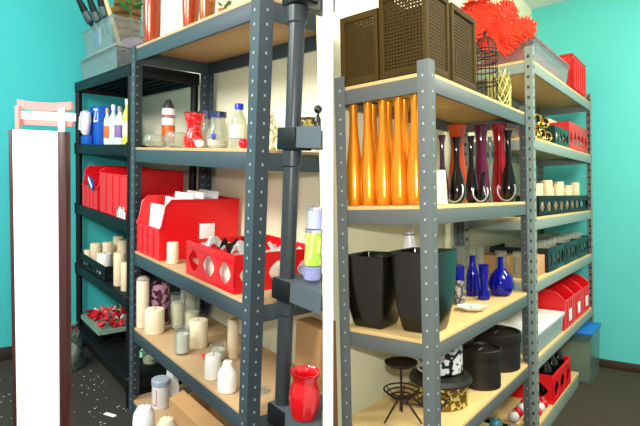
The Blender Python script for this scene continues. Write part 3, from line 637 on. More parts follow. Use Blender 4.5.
# --- on the floor
t = thing('L', 'clear_bag', 'clear bag of red and white bits on the floor by the black unit', 'bag', (-1.99, -.13, .004))
part(t, 'bag', MB().lathe([(0, 0), (.08, 0), (.095, .02), (.09, .16), (.07, .24), (.05, .27), (.06, .30)], 20, rip=lambda a, z: 1 + .06 * math.cos(5 * a + z * 20)), TUBG)
part(t, 'contents', MB().ball((0, 0, .09), .075, 14, (1, 1, 1.05)), pattern('bag_contents', (150, 160, 150), (210, 190, 190), 'noise', 22, .5, .8)); part(t, 'red_top', MB().ball((0, 0, .255), .04, 12), mat('petal_red', (200, 24, 44), .7), 'red cloth showing at the bag mouth')
db = MB()
for k in range(190):
    x, y = random.uniform(-2.1, -1.0), random.uniform(-.75, .0); s = random.uniform(.002, .006); r_ = random.random() * 3
    db.obox((x, y, .002), (s * 2, s, .0015), Matrix.Rotation(r_, 3, 'Z'))
solo('L', 'paper_crumbs', db, mat('crumb', (190, 188, 182), .9), 'tiny pale crumbs scattered on the dark carpet', 'crumbs', kind='stuff')
solo('L', 'paper_scrap', MB().box(-.035, .035, -.012, .012, 0, .0025), WHITE, 'white paper scrap on the dark carpet by the black unit', 'paper', (-1.218, -.1, .004), .5)
# --- folded white table in front
t = thing('L', 'folding_table', 'tall white folded table with dark edges and pinkish wooden rails', 'folding table', (-0.230, -.62, .002), rad(49.5))
PINK = mat('pinkish_wood', (188, 124, 118), .55, var=.12, scale=14); EDGE = mat('dark_cherry', (58, 26, 24), .4, var=.15)
WT = mat('white_melamine', (248, 246, 246), .45, var=.01)
W_ = .073; H_ = 1.465
part(t, 'tabletop', MB().box(-W_ + .012, W_, -.012, .012, .01, H_, .003), WT)
part(t, 'edge', MB().box(W_ + .0005, W_ + .024, -.011, .02, .0, H_, .003), EDGE); part(t, 'edge', MB().box(-W_ - .0, -W_ + .0115, -.011, .02, .0, H_, .003), EDGE)
part(t, 'upright', MB().box(-W_ - .0, -W_ + .013, .0205, .034, 1.2, H_ + .072, .003), PINK); part(t, 'upright', MB().box(W_ - .016, W_ + .0, .0205, .034, 1.2, H_ + .072, .003), WT)
def arch(z, hh, sag, x0, x1, y0):
    n = 12; lo = []; hi = []
    for k in range(n + 1):
        x = x0 + (x1 - x0) * k / n; s = sag * (1 - (2 * k / n - 1) ** 2); lo.append((x, y0, z - s)); hi.append((x, y0, z + hh - s * .8))
    return MB().slab(lo + hi[::-1], (0, .016, 0))
part(t, 'top_rail', arch(H_ + .068, .024, .008, -W_ - .0, W_ + .018, .0345), PINK)
part(t, 'rail', arch(H_ + .034, .024, 0, -W_ + .0, W_ + .024, .0345), WT); part(t, 'rail', arch(H_ + .017, .0165, 0, -W_ + .0, W_ + .018, .0345), PINK)
# ================================================================== RIGHT BAY: near steel unit
# --- top: lattice lanterns, bird cage, plumes, garland
def lantern(x0, x1, y0, y1, h, label):
    w, dp = x1 - x0, y1 - y0
    t = thing('R', 'lattice_lantern', label, 'lantern', ((x0 + x1) / 2, (y0 + y1) / 2, B1 + .001), group='dark lattice lanterns')
    a, c = w / 2, dp / 2; fw = .017; f = MB()
    for sx in (-1, 1):
        for sy in (-1, 1):
            f.box(min(sx * a, sx * (a - fw)), max(sx * a, sx * (a - fw)), min(sy * c, sy * (c - fw)), max(sy * c, sy * (c - fw)), 0, h, .002)
    for z0, z1 in ((0, .024), (h - .022, h)):
        for s in (-1, 1):
            f.box(-a + fw, a - fw, min(s * c, s * (c - fw)), max(s * c, s * (c - fw)), z0, z1, .0015); f.box(min(s * a, s * (a - fw)), max(s * a, s * (a - fw)), -c + fw, c - fw, z0, z1, .0015)
    part(t, 'frame', f, DARKW); part(t, 'base', MB().box(-a + fw, a - fw, -c + fw, c - fw, .002, .008), DARKW)
    def panel(n, m_, along, off):
        p = MB(); L_ = (w if along == 'x' else dp) / 2 - fw
        for k in range(n + 1):
            q = -L_ + 2 * L_ * k / n; b0, b1 = q - .003, q + .003
            (p.box(b0, b1, off - .0015, off + .0015, .024, h - .022) if along == 'x' else p.box(off - .0015, off + .0015, b0, b1, .024, h - .022))
        for k in range(m_ + 1):
            z = .024 + (h - .046) * k / m_
            (p.box(-L_, L_, off - .0018, off + .0012, z - .0032, z + .0032) if along == 'x' else p.box(off - .0018, off + .0012, -L_, L_, z - .0032, z + .0032))
        part(t, 'lattice_panel', p, LATT)
    for s in (-1, 1):
        panel(12, 20, 'x', s * (c - fw / 2)); panel(12, 20, 'y', s * (a - fw / 2))
    return t
lantern(.006, .158, .186, .338, .238, 'dark lattice lantern at the wall end of the top shelf, left of the corner one')
lantern(.006, .178, .008, .180, .272, 'dark lattice lantern at the near corner above the steel post')
lantern(.20, .415, .008, .19, .268, 'dark lattice lantern behind the corner one, next to the bird cage')
t = thing('R', 'bird_cage', 'dark wire bird cage with a domed top on the top shelf', 'bird cage', (0.766, 0.100, B1))
k_ = MB(); R_ = .05
for i in range(18):
    a = 2 * PI * i / 18; pts = [(R_ * math.cos(a), R_ * math.sin(a), .006), (R_ * math.cos(a), R_ * math.sin(a), .235)]
    for j in range(1, 6):
        u = j / 6 * PI / 2; pts.append((R_ * math.cos(u) * math.cos(a), R_ * math.cos(u) * math.sin(a), .235 + .075 * math.sin(u)))
    k_.tube(pts, .0017, 5)
part(t, 'wires', k_, WIRE)
rg = MB()
for z in (.03, .1, .16, .2, .235, .25): rg.ring(0, 0, z, R_ if z <= .24 else R_ * .97, .0032, 28)
part(t, 'hoops', rg, WIRE); part(t, 'base', MB().lathe([(0, 0), (.054, 0), (.054, .012), (.05, .014), (0, .014)], 28), WIRE)
part(t, 'finial', MB().lathe([(0, .307), (.008, .309), (.005, .319), (.009, .329), (0, .339)], 12), WIRE)
FEATH = mat('feather_red', (226, 52, 12), .8, var=.16, scale=60)
pot = thing('R', 'plume_vase', 'dark slim vase holding red plumes behind the bird cage', 'vase', (1.012, 0.270, B1)[:2] + (B1 + .001,))
part(pot, 'body', MB().lathe(hollow([(.035, 0), (.04, .01), (.045, .08), (.03, .15), (.034, .17)]), 20), BLACKG)
PB = Vector((1.012, 0.270, B1)[:2] + (B1,))
def plume(tip, width, label, seed):
    rr = random.Random(seed); p0 = Vector((0, 0, .165)); p2 = Vector(tip) - PB; p1 = p0 * .45 + p2 * .55 + Vector((0, 0, .16)); b = MB(); n = 70
    pts = []
    o = Vector((.006 * (seed - 3), .004 * (seed % 2), 0))
    for i in range(n + 1):
        u = i / n; pts.append(o * (1 - u) + p0 * (1 - u) ** 2 + p1 * 2 * u * (1 - u) + p2 * u * u)
    side = Vector((-.62, -.78, .1)).normalized()
    for i in range(26, n):
        u = i / n; d_ = (pts[i + 1] - pts[i - 1]).normalized(); nn = d_.cross(side).normalized(); w_ = width * (math.sin(PI * min(1, .12 + (u - .15) / .97)) ** .5)
        for s in (-1, 1):
            for q in range(3):
                c = pts[i]; e = nn * s * w_ * rr.uniform(.7, 1.1) + d_ * w_ * rr.uniform(.1, .6) + side * rr.uniform(-.35, .35) * w_; g_ = e + Vector((0, 0, -.3 * w_ * rr.random()))
                f1 = d_ * .004; b.slab([c - f1, c + f1, c + e * .6 + f1, c + g_ + f1 * .4, c + g_ - f1 * .4, c + e * .55 - f1], side * .0006)
    t = thing('R', 'feather_plume', label, 'feather', tuple(PB) , group='red feather plumes')
    part(t, 'barbs', b, FEATH, ang=5); part(t, 'quill', MB().tube([pts[0] - Vector((0, 0, .1))] + pts[::6], .0018, 5), mat('quill', (160, 40, 20), .6))
plume((.88, .17, 2.08), .085, 'red feather plume rising tallest at the left of the bunch', 1)
plume((1.06, .15, 2.07), .085, 'red feather plume curling in the middle of the bunch', 2)
plume((1.19, .0, 2.0), .07, 'red feather plume arching farthest right, its tip above the pale post', 3)
plume((1.05, .10, 1.965), .07, 'red feather plume drooping lowest over the bird cage', 4)
plume((1.30, .13, 2.17), .08, 'red feather plume topmost at the right of the bunch', 5)
fb = MB()
for k in range(60):
    c = Vector((max(-.09, min(.09, random.gauss(0, .05))), max(-.06, min(.06, random.gauss(0, .04))), .29 + random.random() * .1)); u = Vector((random.uniform(-1, 1), random.uniform(-1, 1), random.uniform(-.3, 1))).normalized(); v = u.orthogonal().normalized()
    fb.slab([c - u * .012, c + v * .01, c + u * .024, c - v * .01], (0, 0, .0012), mi=0 if random.random() < .75 else 1)
t = thing('R', 'silk_foliage', 'dark foliage with pink blooms behind the lattice lanterns', 'artificial plant', (.36, .29, B1 + .001))
part(t, 'foliage', fb, [mat('foliage_dark', (44, 52, 30), .7, var=.3), mat('bloom_pink', (190, 70, 80), .7)]); part(t, 'vase', MB().lathe(hollow([(.03, 0), (.04, .02), (.04, .16), (.03, .25)]), 20), DARKW)
part(t, 'stem', MB().tube([(0, 0, .01), (.004, .003, .16), (0, 0, .33)], .006, 6), mat('stem_green', (50, 100, 50), .6))
gb = MB(); 
for i in range(16):
    for sgn in (-1, 1):
        a = 2 * PI * i / 16; gb.tube([(.048 * math.cos(a + sgn * u * 1.3), .048 * math.sin(a + sgn * u * 1.3), .006 + .175 * u * (.8 + .2 * math.sin(3 * a))) for u in (0, .2, .4, .6, .8, 1)], .0034, 6)
t = thing('R', 'wire_basket', 'pale gold twisted-wire basket right of the bird cage', 'basket', (.90, .085, B1 + .001))
part(t, 'weave', gb, mat('pale_gold_wire', (178, 172, 96), .35, .4)); part(t, 'base', MB().lathe([(0, 0), (.05, 0), (.05, .008), (0, .008)], 24), mat('pale_gold_wire', (206, 200, 120)))
solo('R', 'looped_cable', MB().tube([(.0, 0, .005), (.012, -.014, .005), (.03, -.014, .006), (.042, .0, .005), (.044, .022, .005)], .0035, 6), mat('cord_navy', (30, 50, 90), .6), 'short dark blue cable by the wire basket', 'cable', (.962, .06, B1 + .001))

# --- second: amber vases and dark glass vases
AV = 'amber vases at the left end'
def amber(x, y, label):
    p = [(.0245, 0), (.027, .003), (.0295, .03), (.0302, .08), (.0285, .14), (.022, .2), (.016, .26), (.0142, .31), (.015, .35), (.017, .37)]
    tall_ = [(r, z * 1.0) for r, z in p]
    t = thing('R', 'vase', label, 'vase', (x, y, B2 + .001), group=AV); part(t, 'body', MB().lathe(hollow(tall_, .003), 32), GOLDV); part(t, 'rim', MB().ring(0, 0, .37, .0155, .002, 24), mat('rim_dark', (70, 30, 10), .3)); return t
for i, px in enumerate((350.5, 366, 381, 397, 412)):
    y = .327 - .0612 * i
    amber(.062, y, ['amber gold slim vase, nearest the wall in the front row', 'amber gold slim vase, second from the wall in the front row', 'amber gold slim vase in the middle of the front row', 'amber gold slim vase, fourth from the wall in the front row', 'amber gold slim vase beside the near steel post'][i])
for i, y in enumerate((.30, .235, .17, .105)):
    amber(.15, y, ['amber slim vase in the second row, nearest the wall', 'amber slim vase in the second row, second from the wall', 'amber slim vase in the second row, third from the wall', 'amber slim vase in the second row, nearest the steel post'][i])
DKV = mat('black_glass', (12, 9, 10), .1, coat=.3, var=.2, spec=.4)
PURV = mat('plum_glass', (96, 14, 60), .08, trans=.25, coat=.5, var=.25, scale=10)
ORG = mat('orange_glass', (190, 66, 10), .08, trans=.3, coat=.5, var=.25, scale=10)
REDG = mat('ruby_glass', (170, 8, 30), .08, trans=.25, coat=.5, var=.25, scale=10)
def trumpet(at, r, h, label, m, rimm=None):
    p = [(r * .7, 0), (r * .78, .004), (r * .98, h * .12), (r, h * .2), (r * .8, h * .42), (r * .62, h * .62), (r * .6, h * .75), (r * .72, h * .9), (r * .92, h)]
    return vase('R', at, hollow(p), label, m, lip=(r * .9, h, .003), lipm=rimm or m)
trumpet((0.660, 0.190, B2), .047, .335, 'orange glass vase with a flared rim among the dark vases', ORG)
trumpet((0.806, 0.140, B2), .036, .345, 'plum purple glass vase with a flared rim', PURV)
trumpet((0.974, 0.115, B2), .039, .365, 'ruby red glass vase, tallest of the flared vases', REDG)
def slim(at, r, h, label, m, top=.6):
    p = [(r * .55, 0), (r * .8, .012), (r, h * .18), (r * .75, h * .38), (r * .38, h * .55), (r * .32, h * .75), (r * .36, h * .9), (r * top, h)]
    return vase('R', at, hollow(p, .0025), label, m)
def looped(at, r, h, label, rz=0):
    t = slim(at, r, h, label, DKV); R0 = r * 1.05
    part(t, 'base_loop', MB().tube([(-r * .99, R0 * 1.05 * math.cos(a), .006 + R0 * 1.3 + R0 * 1.3 * math.sin(a)) for a in [PI * .85 + k * PI * 1.3 / 16 for k in range(17)]], .0032, 8), mat('silver_band', (176, 178, 170), .3, .3), 'silvery loop round the base'); return t
slim((0.282, 0.090, B2), .024, .25, 'dark plum slim vase just right of the near steel post', mat('plum_black', (44, 20, 48), .12, coat=.6))
looped((0.342, 0.060, B2), .032, .245, 'black slim vase with a silvery looped base, before the orange vase')
slim((0.560, 0.090, B2), .027, .272, 'black glossy slim vase between the orange and plum vases', DKV)
looped((0.548, 0.040, B2), .027, .12, 'short black pot with a silvery looped base, before the plum vase')
slim((1.107, 0.205, B2), .022, .33, 'smoky grey slim glass vase behind the plum and ruby vases', mat('smoke_glass', (150, 164, 160), .1, trans=.3, coat=.5))
looped((0.902, 0.050, B2), .036, .325, 'tall black slim vase with a silvery looped base, before the ruby vase')
solo('R', 'card', MB().box(-.024, .024, -.002, .002, 0, .115, .001), pattern('cream_card', (232, 220, 176), (190, 160, 110), 'noise', 50, .62, .8), 'cream patterned card leaning by the near steel post', 'card', (0.134, 0.030, B2)[:2] + (B2 + .001,), rad(-38), rx=rad(-6))

# --- third: black pots, blue glass
def pot(x, y, w, h, label):
    t = thing('R', 'square_pot', label, 'pot', (x, y, B3 + .001))
    b = MB(); sec = [(.64, 0), (.70, .06), (.84, .3), (.94, .58), (.985, .85), (1, 1), (.93, 1), (.9, .9), (.8, .6), (.62, .3), (.5, .06)]
    rows = []
    for k, z in sec:
        a = w / 2 * k; rr = a * .1; pts = []
        for cx, cy, a0 in ((1, 1, 0), (-1, 1, 90), (-1, -1, 180), (1, -1, 270)):
            for q in range(4): u = rad(a0 + 30 * q); pts.append((cx * (a - rr) + rr * math.cos(u), cy * (a - rr) + rr * math.sin(u), z * h))
        rows.append([b.b.verts.new(p) for p in pts])
    for r0, r1 in zip(rows, rows[1:]):
        for i in range(16): b.b.faces.new((r0[i], r0[(i + 1) % 16], r1[(i + 1) % 16], r1[i]))
    b.b.faces.new(rows[0][::-1]); b.b.faces.new(rows[-1])
    part(t, 'body', b, BLACKG, ang=50)
    rim = MB(); a = w / 2 * .985; rim.tube([(a, a, h), (-a, a, h), (-a, -a, h), (a, -a, h)], .004, 8, True); part(t, 'rim', rim, BLACKG)
pot(.096, .2705, .172, .25, 'black glossy square tapered pot, nearer the wall')
pot(.128, .093, .17, .268, 'black glossy square tapered pot behind the near steel post')
t = thing('R', 'bottle', 'white bottle with a dark ring standing behind the black pots', 'bottle', (0.415, 0.300, B3)[:2] + (B3 + .001,))
part(t, 'body', MB().lathe([(0, 0), (.034, 0), (.036, .01), (.035, .2), (.028, .26), (.02, .3), (.019, .34), (0, .34)], 24), mat('milk_white', (236, 238, 236), .3)); part(t, 'ring', MB().ring(0, 0, .302, .0195, .0028, 24), mat('ring_dark', (60, 60, 60), .4))
def cyl_vase(at, r, h, label, m, rimm=GLASS, name='vase'):
    t = thing('R', name, label, 'vase', at); part(t, 'body', MB().lathe(hollow([(r * .92, 0), (r, .004), (r * .96, h * .8), (r, h)], .003), 26), m); part(t, 'rim', MB().ring(0, 0, h, r * .97, .0022, 26), rimm); return t
cyl_vase((0.660, 0.200, B3)[:2] + (B3 + .001,), .030, .155, 'cobalt blue tumbler vase just right of the black pots', COBALT)
cyl_vase((0.880, 0.285, B3)[:2] + (B3 + .001,), .031, .215, 'clear glass cylinder vase behind the blue tumbler', GLASSD)
def cob(at, prof, label, name='bottle', cat='bottle'):
    t = thing('R', name, label, cat, at); part(t, 'glass', MB().lathe(hollow(prof, .0025), 28), COBALT); part(t, 'rim', MB().ring(0, 0, prof[-1][1], prof[-1][0], .0024, 20), COBALT); return t
cob((0.808, 0.190, B3)[:2] + (B3 + .001,), [(.026, 0), (.029, .004), (.031, .03), (.028, .09), (.019, .13), (.013, .155), (.014, .18)], 'tall cobalt blue bottle behind the small blue vase')
cob((0.744, 0.115, B3)[:2] + (B3 + .001,), [(.024, 0), (.027, .006), (.027, .028), (.017, .045), (.015, .07), (.02, .1), (.021, .15)], 'small cobalt blue vase with a bulging foot', 'vase', 'vase')
cob((0.878, 0.085, B3)[:2] + (B3 + .001,), [(.03, 0), (.045, .008), (.056, .035), (.057, .055), (.05, .085), (.03, .112), (.014, .126), (.0115, .15), (.013, .172)], 'round-bellied cobalt blue decanter near the pale far post', 'decanter', 'decanter')
vase('R', (0.588, 0.165, B3)[:2] + (B3 + .001,), hollow([(.02, 0), (.024, .004), (.025, .05), (.022, .08), (.024, .094)]), 'small silver mottled vase in front of the blue tumbler', pattern('silver_mottle', (80, 80, 78), (170, 170, 160), 'noise', 60, .5, .3, .3), lip=(.0235, .094, .002))
t = thing('R', 'flower_dish', 'white flower-shaped dish on the board before the blue glass', 'dish', (.505, .075, B3 + .001))
part(t, 'body', MB().lathe([(0, .004), (.03, 0), (.05, .008), (.058, .016), (.05, .013), (.03, .008), (0, .009)], 48, rip=lambda a, z: 1 + .1 * math.cos(8 * a) * (z > .006)), mat('dish_white', (226, 226, 212), .3)); part(t, 'centre', MB().ball((0, 0, .011), .009, 12, (1, 1, .5)), mat('dish_centre', (190, 190, 176), .4))
for i, (px, y) in enumerate(((470, .32), (480, .3), (492, .3), (516, .22))):
    p = ((0.961, 0.262, B3), (1.082, 0.265, B3), (1.20, .19, E4), (1.20, .10, E4))[i]
    cyl_vase(p[:2] + (p[2] + .001,), .029, .2 if i < 2 else .13, ['clear glass vase behind the tall blue bottle', 'clear glass vase behind the small blue vase', 'clear glass tumbler behind the blue decanter', 'clear glass tumbler beside the pale post, right of the blue decanter'][i], GLASSD)

# --- fourth: holder, hat boxes
t = thing('R', 'candle_holder', 'black iron candle holder with a round plate above wire rings', 'candle holder', (0.127, 0.190, B4)[:2] + (B4 + .001,))
part(t, 'plate', MB().lathe([(0, .196), (.05, .198), (.058, .206), (.058, .21), (.048, .204), (0, .203)], 30), WIRE)
part(t, 'stem', MB().tube([(0, 0, .03), (0, 0, .197)], .0042, 8), WIRE)
def rings(cx, cy, z): 
    m = MB()
    for k, R1 in enumerate((.062, .050, .036)): m.ring(cx, cy, z - .012 * k, R1, .003, 28)
    for i in range(5):
        a = 2 * PI * i / 5 + .3; m.tube([(cx + .062 * math.cos(a), cy + .062 * math.sin(a), z), (cx + .036 * math.cos(a), cy + .036 * math.sin(a), z - .024), (cx, cy, z - .03)], .002, 5)
    return m
part(t, 'ring_cup', rings(0, 0, .11), WIRE); part(t, 'ring_cup', rings(.045, -.095, .085), WIRE)
for i in range(3):
    a = 2 * PI * i / 3 + .6; part(t, 'leg', MB().tube([(0, 0, .09), (.03 * math.cos(a), .03 * math.sin(a), .06), (.075 * math.cos(a), .075 * math.sin(a), .004)], .0035, 7), WIRE)
part(t, 'leg', MB().tube([(.045, -.095, .056), (.045, -.095, .004)], .0035, 7), WIRE); part(t, 'arm', MB().tube([(0, 0, .06), (.045, -.095, .056)], .0035, 7), WIRE)
t = thing('R', 'gold_tin', 'round gold embossed tin with a wide black lid', 'tin', (.365, .152, B4 + .001))
part(t, 'body', MB().lathe([(0, 0), (.102, 0), (.105, .004), (.105, .085), (0, .085)], 40), pattern('gold_emboss', (120, 96, 36), (226, 204, 120), 'noise', 55, .5, .28, .6))
part(t, 'lid', MB().lathe([(0, .0855), (.118, .0855), (.12, .092), (.112, .108), (.09, .112), (.085, .106), (0, .106)], 40), mat('lid_black', (22, 20, 16), .5))
DAM = pattern('damask', (232, 234, 232), (22, 24, 26), 'noise', 44, .53, .6)
t = thing('R', 'damask_box', 'round black and white damask hat box on the gold tin', 'hat box', (.40, .172, B4 + .1145))
part(t, 'body', MB().lathe([(0, 0), (.088, 0), (.09, .003), (.09, .125), (0, .125)], 40), DAM); part(t, 'lid', MB().lathe([(0, .1255), (.093, .1255), (.093, .15), (.09, .153), (0, .153)], 40), DAM)
BLK = mat('black_card', (20, 17, 13), .5, var=.2)
def hatbox(x, y, r, h, label):
    t = thing('R', 'hat_box', label, 'hat box', (x, y, B4 + .001)); part(t, 'body', MB().lathe([(0, 0), (r, 0), (r, h * .72), (0, h * .72)], 40), BLK)
    part(t, 'lid', MB().lathe([(0, h * .722), (r * 1.04, h * .722), (r * 1.045, h * .73), (r * 1.045, h * .99), (r * 1.02, h), (r * .96, h), (r * .93, h * .93), (0, h * .93)], 40), BLK)
    b = MB(); b.box(-.022, .022, -.004, .004, h * .93, h * .955, .002); part(t, 'handle', b, mat('handle_grey', (110, 106, 100), .4))
hatbox(.628, .09, .079, .158, 'smaller black round hat box in front of the larger one')
hatbox(.905, .12, .105, .165, 'larger black round hat box near the pale far post')
# --- fifth
solo('R', 'flat_box', MB().box(-.13, .13, -.09, .09, 0, .03, .004), mat('box_pale', (206, 216, 206), .6), 'pale flat box on the bottom shelf of the near unit', 'box', (.75, .11, B5 + .001))
for i in range(5):
    x, y = [(.93, .06), (.97, .15), (.91, .25), (.82, .27), (.985, .26)][i]
    t = thing('R', 'ornament', ['silver ball by the foot of the pale far post', 'blue ball on the near unit bottom shelf', 'red ball on the near unit bottom shelf', 'brown ball behind the pale flat box', 'white ball at the back of the bottom shelf'][i], 'ornament', (x, y, B5 + .001))
    part(t, 'ball', MB().ball((0, 0, .032), .032, 16), mat('ball%d' % i, [(200, 200, 196), (60, 120, 130), (190, 40, 40), (120, 80, 60), (220, 216, 206)][i], .25)); part(t, 'cap', MB().lathe([(.008, .062), (.008, .072), (0, .072)], 12), mat('silver', (200, 200, 200)))
solo('R', 'wooden_board', MB().box(-.006, .006, -.014, .014, RF + .002, .735, .003), mat('brown_wood', (110, 70, 40), .6, var=.15, scale=15), 'narrow brown wooden board upright beside the white partition', 'board', (-.016, .385, 0))

# ================================================================== far steel unit
tub('R', 'clear tub of red things with a grey lid on the tall unit', 1.26, 2.04, .03, .34, E1 + .001, .125, TUB, lid=clear('lid_smoke', (190, 166, 166), .35, .2), lidh=.02)
for i in range(6):
    solo('R', 'red_parcel', MB().box(-.055, .055, -.12, .12, 0, .098 + .008 * (i % 3), .01), mat('parcel_red%d' % (i % 2), [(214, 40, 30), (190, 60, 50)][i % 2], .6), 'red parcel, %s in the clear tub' % ['farthest left', 'second from left', 'third from left', 'fourth from left', 'fifth from left', 'farthest right'][i], 'parcel', (1.345 + .122 * i, .185, E1 + .006), group='red parcels in the clear tub')
t = tub('R', 'red ribbed tub at the far end of the tall unit top shelf', 2.10, 2.50, .02, .34, E1 + .001, .235, mat('tub_red', (206, 36, 30), .4), name='red_tub')
rb = MB()
for k in range(6): rb.box(-.17 + .066 * k, -.155 + .066 * k, -.170, -.155, .02, .215, .002)
for k in range(4): rb.box(-.203, -.188, -.11 + .07 * k, -.095 + .07 * k, .02, .215, .002)
part(t, 'ribs', rb, mat('tub_red', (206, 36, 30), .4))
# second
crate('R', 'red crate of white things on the second shelf of the tall unit', 1.97, 2.53, .016, .32, E2 + .001, .17, mat('tub_red', (206, 36, 30), .4), 5, 2, rimh=.35)
crate('R', 'low dark green crate left of the red crate on the tall unit', 1.61, 1.95, .014, .15, E2 + .001, .105, mat('dark_green_plastic', (14, 52, 42), .4), 4, 2, rimh=.3)
for i in range(5):
    solo('R', 'white_ball', MB().ball((0, 0, .05), .03, 16, (1, 1, 1.6)), mat('ball_white', (236, 226, 206), .5), 'white ball, %s in the dark green crate' % ['leftmost', 'second from left', 'in the middle', 'second from right', 'rightmost'][i], 'ball', (1.66 + .06 * i, .08 + .02 * (i % 2), E2 + .0085), group='white balls in the green crate')
for i in range(4):
    solo('R', 'white_ball', MB().ball((0, 0, .058), .058, 16), mat('ball_cream', (232, 206, 170), .6), 'large cream ball, %s in the red crate' % ['leftmost', 'second from left', 'third from left', 'rightmost'][i], 'ball', (2.06 + .128 * i, .17, E2 + .1), group='cream balls in the red crate')
    solo('R', 'tissue_bundle', MB().ball((0, 0, .042), .055, 14, (1.05, 1.9, .72)), WHITE, 'white tissue bundle, %s at the bottom of the red crate' % ['leftmost', 'second from left', 'third from left', 'rightmost'][i], 'tissue', (2.06 + .128 * i, .17, E2 + .0095), group='tissue in the red crate')
GOLDR = mat('gold_gloss', (206, 160, 40), .2, .7)
for i, (px, y, dz) in enumerate(((0, 0, 0),) * 7):
    x, y, z = [(1.33, .05, 0), (1.41, .04, 0), (1.49, .05, 0), (1.565, .05, 0), (1.37, .055, .075), (1.45, .05, .075), (1.53, .055, .074)][i]
    t = thing('R', 'napkin_ring', 'gold and black ring, %s on the tall unit second shelf' % ['lowest, beside the pale post', 'second in the lower row', 'third in the lower row', 'last in the lower row', 'topmost by the pale post', 'middle of the upper row', 'right of the upper row'][i], 'ring', (x, y, E2 + .001 + z + .036), rad(-35 + 12 * (i % 3)), 'gold and black rings', rx=rad(90))
    part(t, 'band', MB().ring(0, 0, 0, .026, .0095, 24), [GOLDR, DKV][(i + (i // 4)) % 2]); part(t, 'edge', MB().ring(0, 0, .0105, .026, .0035, 24), [DKV, GOLDR][(i + (i // 4)) % 2])
# third: black crate with glass and candles
crate('R', 'long black crate of glasses on the third shelf of the tall unit', 1.27, 2.54, .016, .33, E3 + .001, .105, BLACKP, 9, 3, rimh=.3)
for i in range(9):
    x = 1.47 + .124 * i
    candle('R', (x, .09 + .02 * (i % 2), E3 + .0085), .032, .15 + .02 * (i % 3), 'cream candle, %s in the long black crate' % ['nearest the pale post', 'second from the pale post', 'third from the pale post', 'fourth from the pale post', 'in the middle', 'fourth from the far end', 'third from the far end', 'second from the far end', 'at the far end'][i], mat('tan_wax', (228, 206, 160), .55), 'candles in the long black crate', wick=True)
for i in range(8):
    p = (1.41 + .138 * i, .22 + .03 * (i % 2), E3 + .0085); t = thing('R', 'wine_glass', 'clear wine glass, %s behind the candles of the long crate' % ['nearest the pale post', 'second from the pale post', 'third from the pale post', 'fourth from the pale post', 'fourth from the far end', 'third from the far end', 'second from the far end', 'at the far end'][i], 'glass', p, group='wine glasses in the long black crate')
    part(t, 'bowl', MB().lathe(hollow([(.006, .08), (.028, .1), (.033, .13), (.03, .185)], .0015), 20), GLASSD); part(t, 'stem', MB().lathe([(0, 0), (.028, 0), (.005, .006), (.004, .08), (0, .081)], 18), GLASS)
# fourth: black crates with small glasses, carton
carton('R', 'tan cardboard box behind the blue glass, on the tall unit', 1.25, 1.42, .03, .33, E4 + .001, .10)
GREENB = mat('crate_green_black', (8, 26, 24), .4)
for j, (x0, x1) in enumerate(((1.435, 1.80), (1.81, 2.165), (2.175, 2.54))):
    crate('R', ['black crate of small glasses beside the tan box on the tall unit', 'black crate of small glasses, middle of three in a row', 'black crate of small glasses at the far end of its row'][j], x0, x1, .016, .335, E4 + .001, .13, GREENB, 4, 3, group='black crates of glasses', rimh=.22)
    for i in range(6):
        x = x0 + .06 + .12 * (i % 3); y = .08 + .15 * (i // 3)
        t = thing('R', 'tealight_glass', 'small glass, %s of the %s black crate' % (['front left', 'front middle', 'front right', 'back left', 'back middle', 'back right'][i], ['first', 'middle', 'far'][j]), 'glass', (x, y, E4 + .0085), group='small glasses in the black crates')
        part(t, 'glass', MB().lathe(hollow([(.028, 0), (.03, .004), (.036, .15)], .002), 20), GLASSD); part(t, 'contents', MB().lathe([(0, .006), (.026, .006), (.028, .06), (0, .06)], 18), [mat('ball_cream', (232, 206, 170), .6), DKV, DKV][i % 3])
# fifth: white-lidded tub, red bins
tub('R', 'low grey tub with a white lid, beside the red bins', 1.18, 1.735, .012, .345, E5 + .001, .095, mat('tub_grey', (150, 160, 160), .35), lid=mat('lid_white', (236, 238, 230), .45), taper=.96)
for j, x0 in enumerate((1.77, 2.02, 2.27)):
    stack_bin('R', ['red hopper bin next to the white-lidded tub', 'red hopper bin, middle of three on the tall unit', 'red hopper bin at the far end of its row of three'][j], x0, x0 + .235, .012, .335, E5 + .001, .235, .17, chamfer=.5, card=(.07, .075, .07), group='red hopper bins on the tall unit')
# sixth
crate('R', 'red crate of black bottles on the bottom shelf of the tall unit', 1.50, 1.93, .016, .345, E6 + .001, .16, RED, 3, 2, rimh=.3)
for i in range(9):
    x, y = 1.57 + .145 * (i % 3), .075 + .105 * (i // 3)
    bottle('R', (x, y, E6 + .0085), .036, .25, 'black bottle, %s of the red crate' % ['front left', 'front middle', 'front right', 'centre left', 'dead centre', 'centre right', 'back left', 'back middle', 'back right'][i], DKV, BLACKP, group='black bottles in the red crate')
for i in range(10):
    x, y = 1.16 + .065 * (i % 5), .05 + .075 * (i // 5)
    t = thing('R', 'ornament', 'small %s ornament ball, %s of the %s row before the red crate' % (['red', 'white'][i % 2], ['first', 'second', 'third', 'fourth', 'fifth'][i % 5], ['front', 'back'][i // 5]), 'ornament', (x, y, E6 + .001), group='small ornament balls')
    part(t, 'ball', MB().ball((0, 0, .028), .028, 14), [mat('red_gloss', (210, 20, 40), .2), mat('pearl', (220, 214, 204), .25)][i % 2]); part(t, 'cap', MB().lathe([(.007, .054), (.007, .063), (0, .063)], 10), mat('silver', (200, 200, 200)))
t = thing('R', 'low_platform', 'low particle-board platform on the floor under the tall unit', 'platform', (1.655, .18, RF + .001))
part(t, 'board', MB().box(-.50, .50, -.165, .165, .078, E6 - RF - .0015, .002), BOARDR)
for sy in (-1, 1): part(t, 'runner', MB().box(-.50, .50, sy * .15 - .012, sy * .15 + .012, 0, .0775, .003), STEELE)
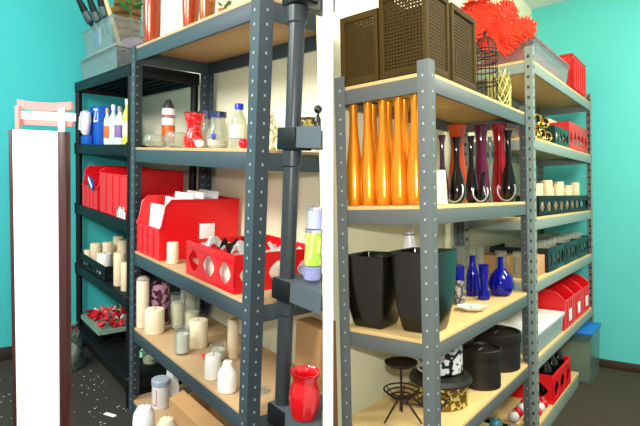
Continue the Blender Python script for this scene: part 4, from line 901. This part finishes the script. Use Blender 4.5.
tub('R', 'tall clear tub with a blue lid on the floor at the far right', 2.235, 2.55, -.045, .27, RF + .001, .315, TUBG, lid=mat('lid_blue', (24, 110, 190), .4), taper=.94, lidh=.025)
carton('R', 'cardboard box inside the blue-lidded clear tub', 2.262, 2.38, -.02, .24, RF + .007, .25, mat('cardboard_pale', (222, 190, 150), .8))
# ------------------------------------------------------------------ light and camera
def area(room, name, loc, size, power, col, rot=(0, 0, 0)):
    l = bpy.data.lights.new(name, 'AREA'); l.shape = 'RECTANGLE'; l.size, l.size_y = size; l.energy = power; l.color = col
    o = bpy.data.objects.new(name, l); C.objects.link(o)
    o.matrix_world = BAY[room] @ Matrix.Translation(loc) @ Matrix.Rotation(rot[2], 4, 'Z') @ Matrix.Rotation(rot[0], 4, 'X'); return o
area('L', 'unseen_overhead_light', (.15, -1.9, 2.6), (.7, 1.1), 80, (1, .99, .94), (.7, 0, 0))  # unseen; set back and tilted so light reaches the wall between shelves
area('L', 'unseen_overhead_light', (-1.4, -1.7, 2.65), (.7, 1.1), 46, (1, .99, .95), (.5, 0, 0))  # extra light added to brighten the left turquoise wall, no fixture modelled
area('R', 'unseen_overhead_light', (-.1, -1.3, 2.5), (.7, 1.0), 46, (1, .96, .80), (.5, 0, 0))
area('R', 'unseen_overhead_light', (1.6, -1.3, 2.5), (.8, 1.0), 38, (1, .97, .86), (.4, 0, 0))
fl = bpy.data.lights.new('camera_flash', 'POINT'); fl.energy = 60; fl.shadow_soft_size = .03; fl.color = (1, .98, .95)
fo = bpy.data.objects.new('camera_flash', fl); C.objects.link(fo); fo.matrix_world = EYE @ Matrix.Translation((0, .02, .12))
w = bpy.data.worlds.new('world'); bpy.context.scene.world = w; w.use_nodes = True
w.node_tree.nodes['Background'].inputs[0].default_value = (1, .98, .94, 1); w.node_tree.nodes['Background'].inputs[1].default_value = .3
cam = bpy.data.cameras.new('camera'); cam.sensor_width = 36; cam.lens = 500 / 640 * 36; cam.clip_start = .01
co = bpy.data.objects.new('camera', cam); C.objects.link(co); co.matrix_world = HEAD @ Matrix.Rotation(PI / 2, 4, 'X')
sc = bpy.context.scene; sc.camera = co
sc.view_settings.view_transform = 'Standard'; sc.view_settings.look = 'None'; sc.view_settings.gamma = 1; sc.view_settings.exposure = .68
bpy.context.view_layer.update()
